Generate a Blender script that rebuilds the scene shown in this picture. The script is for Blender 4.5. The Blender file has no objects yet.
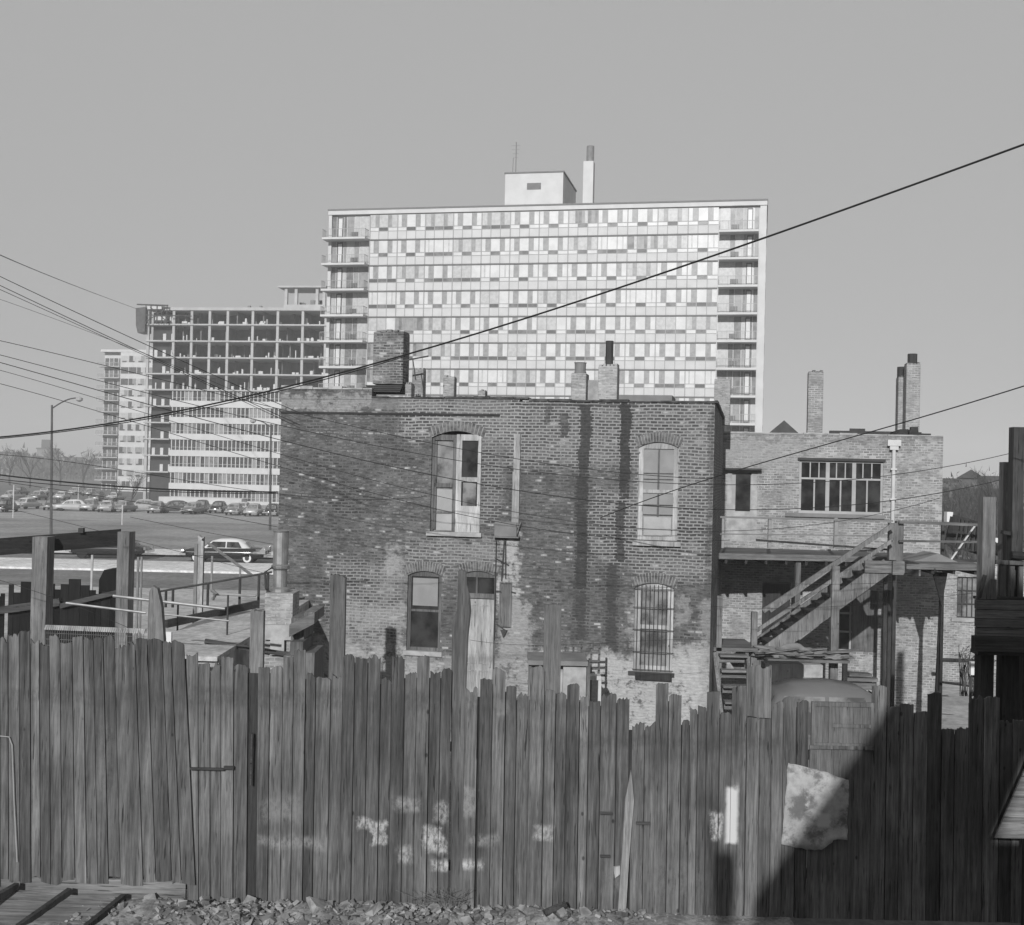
import bpy, math, random
from mathutils import Vector, Matrix
random.seed(7)
R_ = math.radians
C = bpy.context.scene.collection
# ------------------------------------------------------------------ camera model
F_PX = 1200.0; CAM = Vector((0, 0, 6.0)); ROLL = R_(1.3); PITCH = math.atan(12.5/1200)
Fw = Vector((0, math.cos(PITCH), math.sin(PITCH))); U0 = Vector((0, -math.sin(PITCH), math.cos(PITCH))); X0 = Vector((1, 0, 0))
Rt = math.cos(ROLL)*X0 + math.sin(ROLL)*U0; Up = math.cos(ROLL)*U0 - math.sin(ROLL)*X0
def ray(px, py): return Fw + Rt*((px-512)/F_PX) + Up*((462.5-py)/F_PX)
def at(px, py, Y):
    d = ray(px, py); return CAM + d*(Y/d.y)
def ground_at(px, py, z=0.0):
    d = ray(px, py); return CAM + d*((z-CAM.z)/d.z)
# ------------------------------------------------------------------ node helper
ALB = .8      # all base colours sit a little under the values listed
class NT:
    def __init__(s, name):
        s.m = bpy.data.materials.new(name); s.m.use_nodes = True
        s.t = s.m.node_tree; s.n = s.t.nodes; s.bsdf = s.n['Principled BSDF']
    def node(s, typ, **kw):
        n = s.n.new(typ)
        for k, v in kw.items(): setattr(n, k, v)
        return n
    def link(s, a, b): s.t.links.new(a, b)
    def setin(s, n, i, v):
        if v is None: return
        if isinstance(v, (int, float)):
            sk = n.inputs[i]
            if sk.type in ('RGBA',): sk.default_value = (v, v, v, 1)
            elif sk.type == 'VECTOR': sk.default_value = (v, v, v)
            else: sk.default_value = v
        elif isinstance(v, tuple): n.inputs[i].default_value = v
        else: s.link(v, n.inputs[i])
    def math(s, op, a, b=None, clamp=False):
        n = s.node('ShaderNodeMath', operation=op, use_clamp=clamp); s.setin(n, 0, a); s.setin(n, 1, b); return n.outputs[0]
    def mix(s, f, a, b):     # scalar mix
        n = s.node('ShaderNodeMix', data_type='FLOAT'); s.setin(n, 0, f); s.setin(n, 2, a); s.setin(n, 3, b); return n.outputs[0]
    def sep(s, v):
        n = s.node('ShaderNodeSeparateXYZ'); s.link(v, n.inputs[0]); return n.outputs
    def comb(s, x, y, z):
        n = s.node('ShaderNodeCombineXYZ'); s.setin(n, 0, x); s.setin(n, 1, y); s.setin(n, 2, z); return n.outputs[0]
    def noise(s, v, scale, detail=4, rough=.55):
        n = s.node('ShaderNodeTexNoise'); s.link(v, n.inputs['Vector']); n.inputs['Scale'].default_value = scale
        n.inputs['Detail'].default_value = detail; n.inputs['Roughness'].default_value = rough; return n.outputs[0]
    def rng(s, v, a, b, c=0., d=1., smooth=True):
        n = s.node('ShaderNodeMapRange'); n.interpolation_type = 'SMOOTHSTEP' if smooth else 'LINEAR'
        s.setin(n, 0, v); n.inputs[1].default_value = a; n.inputs[2].default_value = b; n.inputs[3].default_value = c; n.inputs[4].default_value = d
        return n.outputs[0]
    def boxmask(s, x, z, x0, x1, z0, z1, soft):
        m = s.math('MULTIPLY', s.rng(x, x0-soft, x0+soft), s.rng(x, x1-soft, x1+soft, 1, 0))
        m2 = s.math('MULTIPLY', s.rng(z, z0-soft, z0+soft), s.rng(z, z1-soft, z1+soft, 1, 0))
        return s.math('MULTIPLY', m, m2)
    def out(s, val, rough=.85, bump=None, bdist=.01, bstr=.6, spec=.3):
        val = val*ALB if isinstance(val, (int, float)) else s.math('MULTIPLY', val, ALB)
        c = s.comb(val, val, val) if not isinstance(val, (int, float)) else None
        if c is not None: s.link(c, s.bsdf.inputs['Base Color'])
        else: s.bsdf.inputs['Base Color'].default_value = (val, val, val, 1)
        s.setin(s.bsdf, 'Roughness', rough)
        s.bsdf.inputs['Specular IOR Level'].default_value = spec
        if bump is not None:
            b = s.node('ShaderNodeBump'); b.inputs['Strength'].default_value = bstr; b.inputs['Distance'].default_value = bdist
            s.link(bump, b.inputs['Height']); s.link(b.outputs[0], s.bsdf.inputs['Normal'])
        return s.m
def m_plain(name, v, rough=.7, var=.12, scale=3., metal=0., spec=.3, bstr=.2):
    t = NT(name); p = t.node('ShaderNodeNewGeometry').outputs['Position']
    n = t.noise(p, scale, 5); val = t.math('MULTIPLY', v, t.rng(n, .3, .7, 1-var, 1+var))
    t.bsdf.inputs['Metallic'].default_value = metal
    return t.out(val, rough, n, .004, bstr, spec)
def m_wood(name, v, lo=.6, hi=1.35, axis='z', patches=(), rough=.85, rnd=.3):
    t = NT(name); g = t.node('ShaderNodeNewGeometry').outputs['Position']; oi = t.node('ShaderNodeObjectInfo').outputs['Random']
    x, y, z = t.sep(g); off = t.math('MULTIPLY', oi, 37.)
    st = {'z': (26., 26., 1.1), 'x': (1.1, 26., 26.)}[axis]
    vec = t.comb(t.math('ADD', t.math('MULTIPLY', x, st[0]), off), t.math('MULTIPLY', y, st[1]), t.math('MULTIPLY', z, st[2]))
    grain = t.noise(vec, 1., 6, .65)
    vec2 = t.comb(t.math('ADD', t.math('MULTIPLY', x, st[0]*.25), off), t.math('MULTIPLY', y, 3.), t.math('MULTIPLY', z, st[2]*.6))
    wide = t.noise(vec2, 1., 3, .5)
    blot = t.noise(g, 1.4, 5, .6)
    v0 = t.math('MULTIPLY', v, t.rng(grain, .28, .72, lo, hi, False))
    v0 = t.math('MULTIPLY', v0, t.rng(wide, .3, .7, .8, 1.2))
    v0 = t.math('MULTIPLY', v0, t.rng(blot, .35, .65, .82, 1.14))
    v0 = t.math('MULTIPLY', v0, t.math('ADD', 1-rnd, t.math('MULTIPLY', oi, 2*rnd)))
    fine = t.noise(t.comb(t.math('MULTIPLY', x, 60. if axis == 'z' else 5.), t.math('MULTIPLY', y, 60.), t.math('MULTIPLY', z, 5. if axis == 'z' else 60.)), 1., 3, .6)
    v0 = t.math('MULTIPLY', v0, t.rng(fine, .3, .7, .84, 1.17))
    crack = t.rng(t.noise(vec, 2.1, 3, .5), .32, .365, .3, 1.)
    v0 = t.math('MULTIPLY', v0, crack)
    # knots: small dark spots
    kn = t.node('ShaderNodeTexVoronoi'); kn.inputs['Scale'].default_value = 1.
    t.link(t.comb(t.math('ADD', t.math('MULTIPLY', x, 3.5), off), t.math('MULTIPLY', y, 3.5), t.math('MULTIPLY', z, 2.2)), kn.inputs['Vector'])
    v0 = t.math('MULTIPLY', v0, t.rng(kn.outputs['Distance'], .035, .075, .35, 1.))
    if patches:
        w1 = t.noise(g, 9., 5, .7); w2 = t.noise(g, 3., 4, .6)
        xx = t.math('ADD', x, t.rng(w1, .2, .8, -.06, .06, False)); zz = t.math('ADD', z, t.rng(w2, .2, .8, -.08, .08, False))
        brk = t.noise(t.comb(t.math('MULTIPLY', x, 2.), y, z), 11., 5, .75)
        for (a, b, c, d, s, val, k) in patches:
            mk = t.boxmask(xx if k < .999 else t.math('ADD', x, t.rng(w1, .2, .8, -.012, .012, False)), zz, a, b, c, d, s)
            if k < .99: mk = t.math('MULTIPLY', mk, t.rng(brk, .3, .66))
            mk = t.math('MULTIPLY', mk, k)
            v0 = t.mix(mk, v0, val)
    return t.out(v0, rough, grain, .006, .7, .2)
def m_brick(name, c1, c2, mortar, patches=(), mpatches=(), drips=(), white=.95, scale=1., rnd=(.75, 1.2), bw=.155, bh=.066, dirt=.3, mort=.011, flecks=.6):
    t = NT(name); o = t.node('ShaderNodeTexCoord').outputs['Object']
    x, y, z = t.sep(o); u = t.math('ADD', x, y)
    wob = t.noise(o, 1.3, 2)
    zz = t.math('ADD', z, t.rng(wob, .2, .8, -.025, .025, False))
    vec = t.comb(u, zz, 0.)
    def brick(a, b, m, bias=0.):
        n = t.node('ShaderNodeTexBrick'); t.link(vec, n.inputs['Vector'])
        for k, q in (('Color1', a), ('Color2', b), ('Mortar', m)): n.inputs[k].default_value = (q, q, q, 1)
        n.inputs['Scale'].default_value = scale; n.inputs['Mortar Size'].default_value = mort; n.inputs['Mortar Smooth'].default_value = .35
        n.inputs['Bias'].default_value = bias; n.inputs['Brick Width'].default_value = bw; n.inputs['Row Height'].default_value = bh
        return n
    b = brick(0., 1., 0.); rnd_b = b.outputs['Color']; mf = b.outputs['Fac']
    sc = t.node('ShaderNodeSeparateColor'); t.link(rnd_b, sc.inputs[0]); rv = sc.outputs[0]
    big = t.noise(o, .55, 5, .6); mid = t.noise(o, 2.6, 5, .65); fine = t.noise(t.comb(t.math('MULTIPLY', u, 4.), t.math('MULTIPLY', z, 12.), 0.), 2.2, 4, .7)
    bv = t.mix(rv, c1, c2)
    bv = t.math('MULTIPLY', bv, t.rng(big, .35, .65, rnd[0], rnd[1]))
    bv = t.math('MULTIPLY', bv, t.rng(fine, .3, .7, 1-dirt, 1+dirt))
    # white flecked bricks, gathered in clusters
    wf = t.math('MULTIPLY', t.rng(rv, white-.02, white), t.rng(mid, .45, .6))
    bv = t.mix(wf, bv, .48)
    spl = t.math('MULTIPLY', t.rng(t.noise(t.comb(t.math('MULTIPLY', u, 3.), t.math('MULTIPLY', z, 9.), 0.), 1.5, 5, .7), .60, .66), t.rng(big, .42, .6))
    bv = t.mix(t.math('MULTIPLY', spl, flecks), bv, .42)
    mv = t.math('MULTIPLY', mortar, t.rng(mid, .3, .7, .55, 1.3))
    w1 = t.noise(o, 5., 6, .72); w2 = t.noise(o, 1.7, 4, .6)
    ux = t.math('ADD', x, t.math('ADD', t.rng(w1, .2, .8, -.22, .22, False), t.rng(w2, .2, .8, -.2, .2, False)))
    uz = t.math('ADD', z, t.math('ADD', t.rng(w2, .2, .8, -.3, .3, False), t.rng(w1, .2, .8, -.15, .15, False)))
    for (a, b_, c, d, s, val, k) in mpatches:      # areas where the mortar differs
        mv = t.mix(t.math('MULTIPLY', t.boxmask(ux, uz, a, b_, c, d, s), k), mv, val)
    val = t.mix(mf, bv, mv)
    brk = t.noise(t.comb(u, z, 3.), 6., 6, .75); brk2 = t.noise(t.comb(u, z, 9.), 2.2, 4, .6)
    for (a, b_, c, d, s, pv, k) in drips:
        dx = t.math('ADD', x, t.rng(t.noise(t.comb(0., t.math('MULTIPLY', x, .5), z), 1.9, 6, .7), .2, .8, -.1, .1, False))
        mk = t.boxmask(dx, z, a, b_, c, d, s)
        mk = t.rng(t.math('ADD', t.math('ADD', mk, t.math('MULTIPLY', t.math('SUBTRACT', rv, .5), .7)), t.math('MULTIPLY', t.math('SUBTRACT', brk2, .5), .9)), .42, .6)
        val = t.mix(t.math('MULTIPLY', mk, k), val, t.math('MULTIPLY', pv, t.rng(fine, .3, .7, .7, 1.3)))
    for (a, b_, c, d, s, pv, k) in patches:
        mk = t.boxmask(ux, uz, a, b_, c, d, s)
        mk = t.math('MULTIPLY', mk, t.rng(t.math('ADD', t.math('ADD', t.math('MULTIPLY', brk, .6), t.math('MULTIPLY', t.noise(t.comb(u, z, 5.), 1.6, 6, .7), .4)), t.math('MULTIPLY', mk, .08)), .47, .57, .05, 1.))
        val = t.mix(t.math('MULTIPLY', mk, k), val, t.math('MULTIPLY', pv, t.rng(fine, .3, .7, .8, 1.2)))
    return t.out(val, .9, t.math('SUBTRACT', t.math('MULTIPLY', fine, .5), mf), .008, .5, .2)
def m_glass(name, v=.03, rough=.12):
    t = NT(name); p = t.node('ShaderNodeNewGeometry').outputs['Position']
    n = t.noise(p, 2.5, 4); 
    return t.out(t.math('MULTIPLY', v, t.rng(n, .35, .65, .5, 1.6)), t.rng(n, .3, .7, rough*.7, rough*1.6), spec=.5)
# ------------------------------------------------------------------ mesh builder
class MB:
    def __init__(s): s.v = []; s.f = []; s.mi = []
    def quad(s, a, b, c, d, m=0):
        i = len(s.v); s.v += [tuple(a), tuple(b), tuple(c), tuple(d)]; s.f.append((i, i+1, i+2, i+3)); s.mi.append(m)
    def tri(s, a, b, c, m=0):
        i = len(s.v); s.v += [tuple(a), tuple(b), tuple(c)]; s.f.append((i, i+1, i+2)); s.mi.append(m)
    def box(s, x0, x1, y0, y1, z0, z1, m=0):
        if x0 > x1: x0, x1 = x1, x0
        if y0 > y1: y0, y1 = y1, y0
        if z0 > z1: z0, z1 = z1, z0
        i = len(s.v)
        s.v += [(x0,y0,z0),(x1,y0,z0),(x1,y1,z0),(x0,y1,z0),(x0,y0,z1),(x1,y0,z1),(x1,y1,z1),(x0,y1,z1)]
        s.f += [(i,i+3,i+2,i+1),(i+4,i+5,i+6,i+7),(i,i+1,i+5,i+4),(i+1,i+2,i+6,i+5),(i+2,i+3,i+7,i+6),(i+3,i,i+4,i+7)]
        s.mi += [m]*6; return s
    def bar(s, p, q, w, h, m=0, up=(0,0,1)):
        p = Vector(p); q = Vector(q); d = (q-p).normalized(); u = Vector(up)
        if abs(d.dot(u)) > .98: u = Vector((0,1,0))
        a = d.cross(u).normalized(); b = a.cross(d).normalized(); i = len(s.v)
        for e in (p, q):
            for (sa, sb) in ((-1,-1),(1,-1),(1,1),(-1,1)): s.v.append(tuple(e + a*sa*w/2 + b*sb*h/2))
        s.f += [(i,i+1,i+2,i+3),(i+7,i+6,i+5,i+4)]+[(i+k,i+4+k,i+4+(k+1)%4,i+(k+1)%4) for k in range(4)]
        s.mi += [m]*6; return s
    def tube(s, pts, r, n=8, m=0, cap=True):
        pts = [Vector(p) for p in pts]; rs = r if isinstance(r, (list, tuple)) else [r]*len(pts); i0 = len(s.v)
        for k, p in enumerate(pts):
            d = (pts[min(k+1, len(pts)-1)] - pts[max(k-1, 0)]).normalized()
            u = Vector((0,0,1)) if abs(d.z) < .9 else Vector((1,0,0))
            a = d.cross(u).normalized(); b = a.cross(d)
            for j in range(n):
                t = 2*math.pi*j/n; s.v.append(tuple(p + (a*math.cos(t)+b*math.sin(t))*rs[k]))
        for k in range(len(pts)-1):
            for j in range(n):
                a = i0+k*n+j; b = i0+k*n+(j+1)%n; s.f.append((a, b, b+n, a+n)); s.mi.append(m)
        if cap:
            s.f.append(tuple(i0+j for j in range(n))[::-1]); s.f.append(tuple(i0+(len(pts)-1)*n+j for j in range(n))); s.mi += [m, m]
        return s
    def prism(s, poly, y0, y1, m=0):      # polygon in xz, thick along y
        i = len(s.v); n = len(poly)
        for y in (y0, y1):
            for (x, z) in poly: s.v.append((x, y, z))
        s.f.append(tuple(range(i, i+n))); s.f.append(tuple(range(i+2*n-1, i+n-1, -1)))
        s.mi += [m, m]
        for k in range(n): s.f.append((i+k, i+n+k, i+n+(k+1)%n, i+(k+1)%n)); s.mi.append(m)
        return s
    def prismx(s, poly, x0, x1, m=0):     # polygon in yz, thick along x
        i = len(s.v); n = len(poly)
        for x in (x0, x1):
            for (y, z) in poly: s.v.append((x, y, z))
        s.f.append(tuple(range(i, i+n))); s.f.append(tuple(range(i+2*n-1, i+n-1, -1))); s.mi += [m, m]
        for k in range(n): s.f.append((i+k, i+n+k, i+n+(k+1)%n, i+(k+1)%n)); s.mi.append(m)
        return s
    def lathe(s, prof, c=(0,0,0), n=16, m=0):
        i = len(s.v)
        for (r, z) in prof:
            for j in range(n):
                t = 2*math.pi*j/n; s.v.append((c[0]+r*math.cos(t), c[1]+r*math.sin(t), c[2]+z))
        for k in range(len(prof)-1):
            for j in range(n):
                a = i+k*n+j; b = i+k*n+(j+1)%n; s.f.append((a,b,b+n,a+n)); s.mi.append(m)
        s.f.append(tuple(i+j for j in range(n))[::-1]); s.f.append(tuple(i+(len(prof)-1)*n+j for j in range(n))); s.mi += [m, m]
        return s
    def pbox(s, px0, px1, py0, py1, Y0, Y1, m=0):   # box whose front face (at depth Y0) sits on those picture bounds
        xm = (px0+px1)/2; ym = (py0+py1)/2
        return s.box(at(px0, ym, Y0).x, at(px1, ym, Y0).x, Y0, Y1, at(xm, py1, Y0).z, at(xm, py0, Y0).z, m)
    def build(s, name, mats, parent=None, smooth=False, bevel=0., base=False):
        if not isinstance(mats, (list, tuple)): mats = [mats]
        me = bpy.data.meshes.new(name); off = Vector((0,0,0))
        if base and s.v:
            xs = [v[0] for v in s.v]; ys = [v[1] for v in s.v]; zs = [v[2] for v in s.v]
            off = Vector(((min(xs)+max(xs))/2, (min(ys)+max(ys))/2, min(zs)))
        me.from_pydata([tuple(Vector(v)-off) for v in s.v], [], s.f)
        for m in mats: me.materials.append(m)
        for p, mi in zip(me.polygons, s.mi): p.material_index = mi; p.use_smooth = smooth
        me.update()
        o = bpy.data.objects.new(name, me); C.objects.link(o); o.location = off
        if parent is not None: o.parent = parent
        if bevel > 0:
            b = o.modifiers.new('b', 'BEVEL'); b.width = bevel; b.segments = 1; b.limit_method = 'ANGLE'
        return o
def weld(o):
    import bmesh
    bm = bmesh.new(); bm.from_mesh(o.data); bmesh.ops.remove_doubles(bm, verts=bm.verts, dist=.0008); bm.to_mesh(o.data); bm.free()
    for p in o.data.polygons: p.use_smooth = True
def fixn(o):
    import bmesh
    bm = bmesh.new(); bm.from_mesh(o.data); bmesh.ops.recalc_face_normals(bm, faces=bm.faces); bm.to_mesh(o.data); bm.free()
def tag(o, label=None, cat=None, group=None, kind=None):
    if label: o['label'] = label
    if cat: o['category'] = cat
    if group: o['group'] = group
    if kind: o['kind'] = kind
    return o
def thing(name, label, cat, loc=(0,0,0), rotz=0., group=None):
    o = bpy.data.objects.new(name, None); C.objects.link(o); o.location = loc; o.rotation_euler = (0,0,rotz); o.empty_display_size = .3
    return tag(o, label, cat, group)
def dup(root, loc, rotz, label=None):
    r = root.copy(); C.objects.link(r); r.location = loc; r.rotation_euler = (0,0,rotz)
    if label: r['label'] = label
    for ch in list(root.children):
        c = ch.copy(); C.objects.link(c); c.parent = r
        for g in list(ch.children):
            d = g.copy(); C.objects.link(d); d.parent = c
    return r
class Fr:      # local frame of a building: x along its front (to the right), y into depth, z up
    def __init__(s, px, py, Y, a):
        p = at(px, py, Y); s.o = Vector((p.x, p.y, 0.)); s.a = R_(a)
        s.u = Vector((math.cos(s.a), -math.sin(s.a), 0)); s.w = Vector((math.sin(s.a), math.cos(s.a), 0))
    def loc(s, px, py, y=0.):
        d = ray(px, py); o = s.o + s.w*y; t = (o-CAM).dot(s.w)/d.dot(s.w); q = CAM + d*t - o
        return q.dot(s.u), q.z
    def X(s, px, py, y=0.): return s.loc(px, py, y)[0]
    def Z(s, px, py, y=0.): return s.loc(px, py, y)[1]
    def root(s, name, label, cat, group=None): return thing(name, label, cat, tuple(s.o), -s.a, group)
    def rect(s, px0, px1, py0, py1, y=0.):
        xm = (px0+px1)/2; ym = (py0+py1)/2
        return s.X(px0, ym, y), s.X(px1, ym, y), s.Z(xm, py1, y), s.Z(xm, py0, y)
# ------------------------------------------------------------------ materials
FY = 13.8            # depth of the front board fence
YZ = 1.0             # level of the front yard
def fpatch(px0, px1, py0, py1, s, v, k):
    a = at(px0, (py0+py1)/2, FY); b = at(px1, (py0+py1)/2, FY); return (a.x, b.x, at(px0, py1, FY).z, at(px0, py0, FY).z, s, v, k)
fence_marks = [fpatch(*(q[:5]+(q[5]*1.3, min(1., q[6]*1.15)))) for q in [
    (358,386,820,830,.03,.42,.8),(372,386,830,846,.03,.42,.8),(424,440,826,842,.03,.4,.7),(436,448,800,822,.05,.34,.7),(395,420,798,812,.05,.28,.7),
    (424,446,836,852,.04,.42,.85),(432,482,860,870,.05,.45,.85),(398,412,848,866,.05,.36,.7),(258,325,837,847,.06,.26,.7),(262,300,798,822,.09,.2,.7),
    (536,552,824,842,.04,.34,.8),(712,722,812,838,.04,.42,.85),(726,738,786,844,.03,.5,1.),(455,475,790,812,.05,.25,.7),(468,500,835,846,.05,.25,.6),
    (605,625,868,890,.1,.2,.5),(100,110,720,800,.12,.18,.5),(496,508,700,716,.03,.24,.7),(650,700,860,900,.2,.17,.5)]]
fence_rail_shadows = [fpatch(*q) for q in [(0,700,688,702,.05,.06,.45),(190,500,686,694,.04,.06,.5),(560,780,734,745,.04,.05,.5)]]  # horizontal rail shadows, darkened into the board colour
M = {}
M['fence'] = m_wood('fence_wood', .128, patches=fence_marks+fence_rail_shadows, rnd=.36, lo=.4, hi=1.6)
M['fence_light'] = m_wood('fence_wood_pale', .165, rnd=.12)
M['timber'] = m_wood('old_timber', .17, rnd=.2)
M['timber_h'] = m_wood('old_timber_level', .17, axis='x', rnd=.15)
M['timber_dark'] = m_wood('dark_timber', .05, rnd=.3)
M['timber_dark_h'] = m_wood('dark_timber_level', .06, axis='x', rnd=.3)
M['porch'] = m_wood('porch_wood', .2, rnd=.15)
M['porch_h'] = m_wood('porch_wood_level', .2, axis='x', rnd=.15)
M['whitewood'] = m_wood('white_painted_wood', .47, lo=.8, hi=1.12, rnd=.06)
M['doorwood'] = m_wood('bare_door_wood', .4, lo=.72, hi=1.25, rnd=.06)
M['pale_batten'] = m_wood('pale_batten', .3, lo=.5, hi=1.3, rnd=.05)
M['brownframe'] = m_wood('brown_window_wood', .14, rnd=.1)
M['white'] = m_plain('white_paint', .8, .6, .05)
M['offwhite'] = m_plain('off_white', .62, .6, .08)
M['lightgrey'] = m_plain('light_grey', .42, .7, .12)
M['midgrey'] = m_plain('mid_grey', .22, .7, .15)
M['dark'] = m_plain('dark_grey', .05, .7, .2)
M['black'] = m_plain('black', .015, .6, .2)
M['metal'] = m_plain('galvanised', .38, .45, .2, 6., .6)
M['pipe'] = m_plain('grey_pipe_paint', .3, .55, .15, 5.)
M['concrete'] = m_plain('concrete', .38, .9, .18, 2.)
M['plaster'] = m_plain('plaster', .42, .9, .25, 4.)
M['tar'] = m_plain('tar', .035, .8, .3)
M['glass'] = m_glass('dark_glass', .035, .1)
M['glass_mid'] = m_glass('curtained_glass', .16, .3)
M['shade'] = m_plain('roller_blind', .3, .7, .1)
M['rubber'] = m_plain('rubber', .02, .8)
M['chrome'] = m_plain('chrome', .7, .2, .05, 3., .9)
M['wire'] = m_plain('cable_rubber', .02, .6)
def chimney_brick(name, c1, c2, mo, **k): return m_brick(name, c1, c2, mo, **k)
M['tarbrick'] = m_plain('tarred_brick', .075, .9, .6, 5.)
M['ch_dark'] = m_brick('chimney_brick_sooty', .12, .24, .3, bw=.16, bh=.058, white=.8, rnd=(.6, 1.4), dirt=.45)
M['ch_light'] = m_brick('chimney_brick_pale', .3, .42, .42, bw=.16, bh=.058, rnd=(.8, 1.2))
# ------------------------------------------------------------------ world and sun
sd = Vector((1.02, 5.0, -1.95)).normalized()
world = bpy.data.worlds.new("World"); bpy.context.scene.world = world; world.use_nodes = True
wt = world.node_tree; bg = wt.nodes['Background']
sky = wt.nodes.new('ShaderNodeTexSky'); sky.sky_type = 'NISHITA'; sky.sun_disc = False
sky.sun_elevation = math.asin(-sd.z); sky.sun_rotation = math.atan2(-sd.x, -sd.y) % (2*math.pi); sky.air_density = 1.0; sky.dust_density = .6; sky.ozone_density = 1.0
bw = wt.nodes.new('ShaderNodeRGBToBW'); wt.links.new(sky.outputs[0], bw.inputs[0])
SKY_P, SKY_K, SKY_S = .06, 3.3, .12
pw = wt.nodes.new('ShaderNodeMath'); pw.operation = 'POWER'; wt.links.new(bw.outputs[0], pw.inputs[0]); pw.inputs[1].default_value = SKY_P
ml = wt.nodes.new('ShaderNodeMath'); ml.operation = 'MULTIPLY'; wt.links.new(pw.outputs[0], ml.inputs[0]); ml.inputs[1].default_value = SKY_K
wt.links.new(ml.outputs[0], bg.inputs[0]); bg.inputs[1].default_value = SKY_S
sl = bpy.data.lights.new('sun', 'SUN'); sl.energy = 4.3; sl.angle = R_(.5); sl.color = (1, 1, 1)
so = bpy.data.objects.new('sun', sl); C.objects.link(so); so.rotation_euler = sd.to_track_quat('-Z', 'Y').to_euler(); so.location = (-20, -40, 40)
cam = bpy.data.cameras.new('camera'); co = bpy.data.objects.new('camera', cam); C.objects.link(co)
cam.sensor_width = 36; cam.lens = 36*F_PX/1024; cam.clip_end = 5000; cam.clip_start = .05
Mx = Matrix((Rt, Up, -Fw)).transposed().to_4x4(); Mx.translation = CAM; co.matrix_world = Mx
bpy.context.scene.camera = co
vs = bpy.context.scene.view_settings; vs.view_transform = 'Standard'; vs.look = 'None'; vs.gamma = 1; vs.exposure = 0
bpy.context.scene.display_settings.display_device = 'sRGB'
EXEC_MARK = 1
# ------------------------------------------------------------------ ground
def m_ground(name, v, sc=.6, lo=.7, hi=1.3, fine=8.):
    t = NT(name); g = t.node('ShaderNodeNewGeometry').outputs['Position']
    a = t.noise(g, sc, 6, .65); b = t.noise(g, fine, 5, .7)
    val = t.math('MULTIPLY', v, t.math('MULTIPLY', t.rng(a, .3, .7, lo, hi), t.rng(b, .3, .7, .75, 1.25)))
    return t.out(val, .95, b, .03, .6, .1)
g = MB()
def gz(x, y):
    if y <= FY+.1: return YZ
    if y >= FY+3.5: return 0.
    return YZ*(1-(y-FY-.1)/3.4)
gx = [-1400,-300,-80,-30,-12,-6,-3,0,3,6,12,30,80,300,1400]; gy = [-200,-20,0,8,12,FY+.1,FY+1.2,FY+2.4,FY+3.5,25,45,80,160,320,700,1400]
for i in range(len(gx)-1):
    for j in range(len(gy)-1):
        a,b,c,d = gx[i],gx[i+1],gy[j],gy[j+1]; g.quad((a,c,gz(a,c)),(b,c,gz(b,c)),(b,d,gz(b,d)),(a,d,gz(a,d)))
tag(g.build('ground', m_ground('dirt', .2, .35)), kind='structure')
def sheet(name, x0, x1, y0, y1, z, mat):
    m = MB(); m.quad((x0,y0,z),(x1,y0,z),(x1,y1,z),(x0,y1,z)); return tag(m.build(name, mat), kind='structure')
M['asphalt'] = m_ground('asphalt', .26, .3, .8, 1.2, 3.)
M['grass'] = m_ground('dry_grass', .32, .12, .75, 1.25, 2.)
M['walk'] = m_ground('pale_concrete', .78, .25, .88, 1.12, 3.)
M['yardc'] = m_ground('yard_paving', .5, .4, .8, 1.2, 3.)
sheet('vacant_lot', -200, 60, 86.3, 131, .006, M['grass'])
sheet('parking_lot', -240, 120, 131.1, 200, .01, m_ground('parking_gravel', .42, .2, .85, 1.15, 2.))
sheet('far_pavement', -200, 40, 80.3, 86.2, .12, M['walk'])
sheet('road', -200, 40, 75.2, 80.2, .012, M['asphalt'])
k = MB(); k.box(-200, 40, 68.5, 75.1, -.2, .13); tag(k.build('near_pavement', M['walk']), kind='structure')
sheet('verge', -200, 40, 59.5, 68.4, .02, m_ground('dark_turf', .24, .3, .8, 1.2, 3.))
sheet('yard', -60, -3.5, 30, 59.4, .016, M['yardc'])
# ------------------------------------------------------------------ window / wall helpers
def wall_front(mb, x0, x1, z0, z1, holes, y=0., depth=.14, m=0):
    xs = sorted({x0, x1} | {h[0] for h in holes} | {h[1] for h in holes}); zs = sorted({z0, z1} | {h[2] for h in holes} | {h[3] for h in holes})
    for a, b in zip(xs, xs[1:]):
        for c, d in zip(zs, zs[1:]):
            xm, zm = (a+b)/2, (c+d)/2
            if any(h[0] < xm < h[1] and h[2] < zm < h[3] for h in holes): continue
            mb.quad((a,y,c),(b,y,c),(b,y,d),(a,y,d), m)
    for h in holes:
        a,b,c,d = h
        mb.quad((a,y,c),(a,y,d),(a,y+depth,d),(a,y+depth,c), m); mb.quad((b,y,d),(b,y,c),(b,y+depth,c),(b,y+depth,d), m)
        mb.quad((a,y,d),(b,y,d),(b,y+depth,d),(a,y+depth,d), m); mb.quad((b,y,c),(a,y,c),(a,y+depth,c),(b,y+depth,c), m)
def arch_fill(x0, x1, zt, rise, y0, y1, n=10):
    """infill between a segmental arch and the rectangular head"""
    mb = MB()
    for k in range(n):
        a = x0+(x1-x0)*k/n; b = x0+(x1-x0)*(k+1)/n
        def zz(x): t = (x-x0)/(x1-x0)*2-1; return zt-rise*t*t
        mb.prism([(a, zz(a)), (b, zz(b)), (b, zt+.001), (a, zt+.001)], y0, y1)
    return mb
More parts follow.
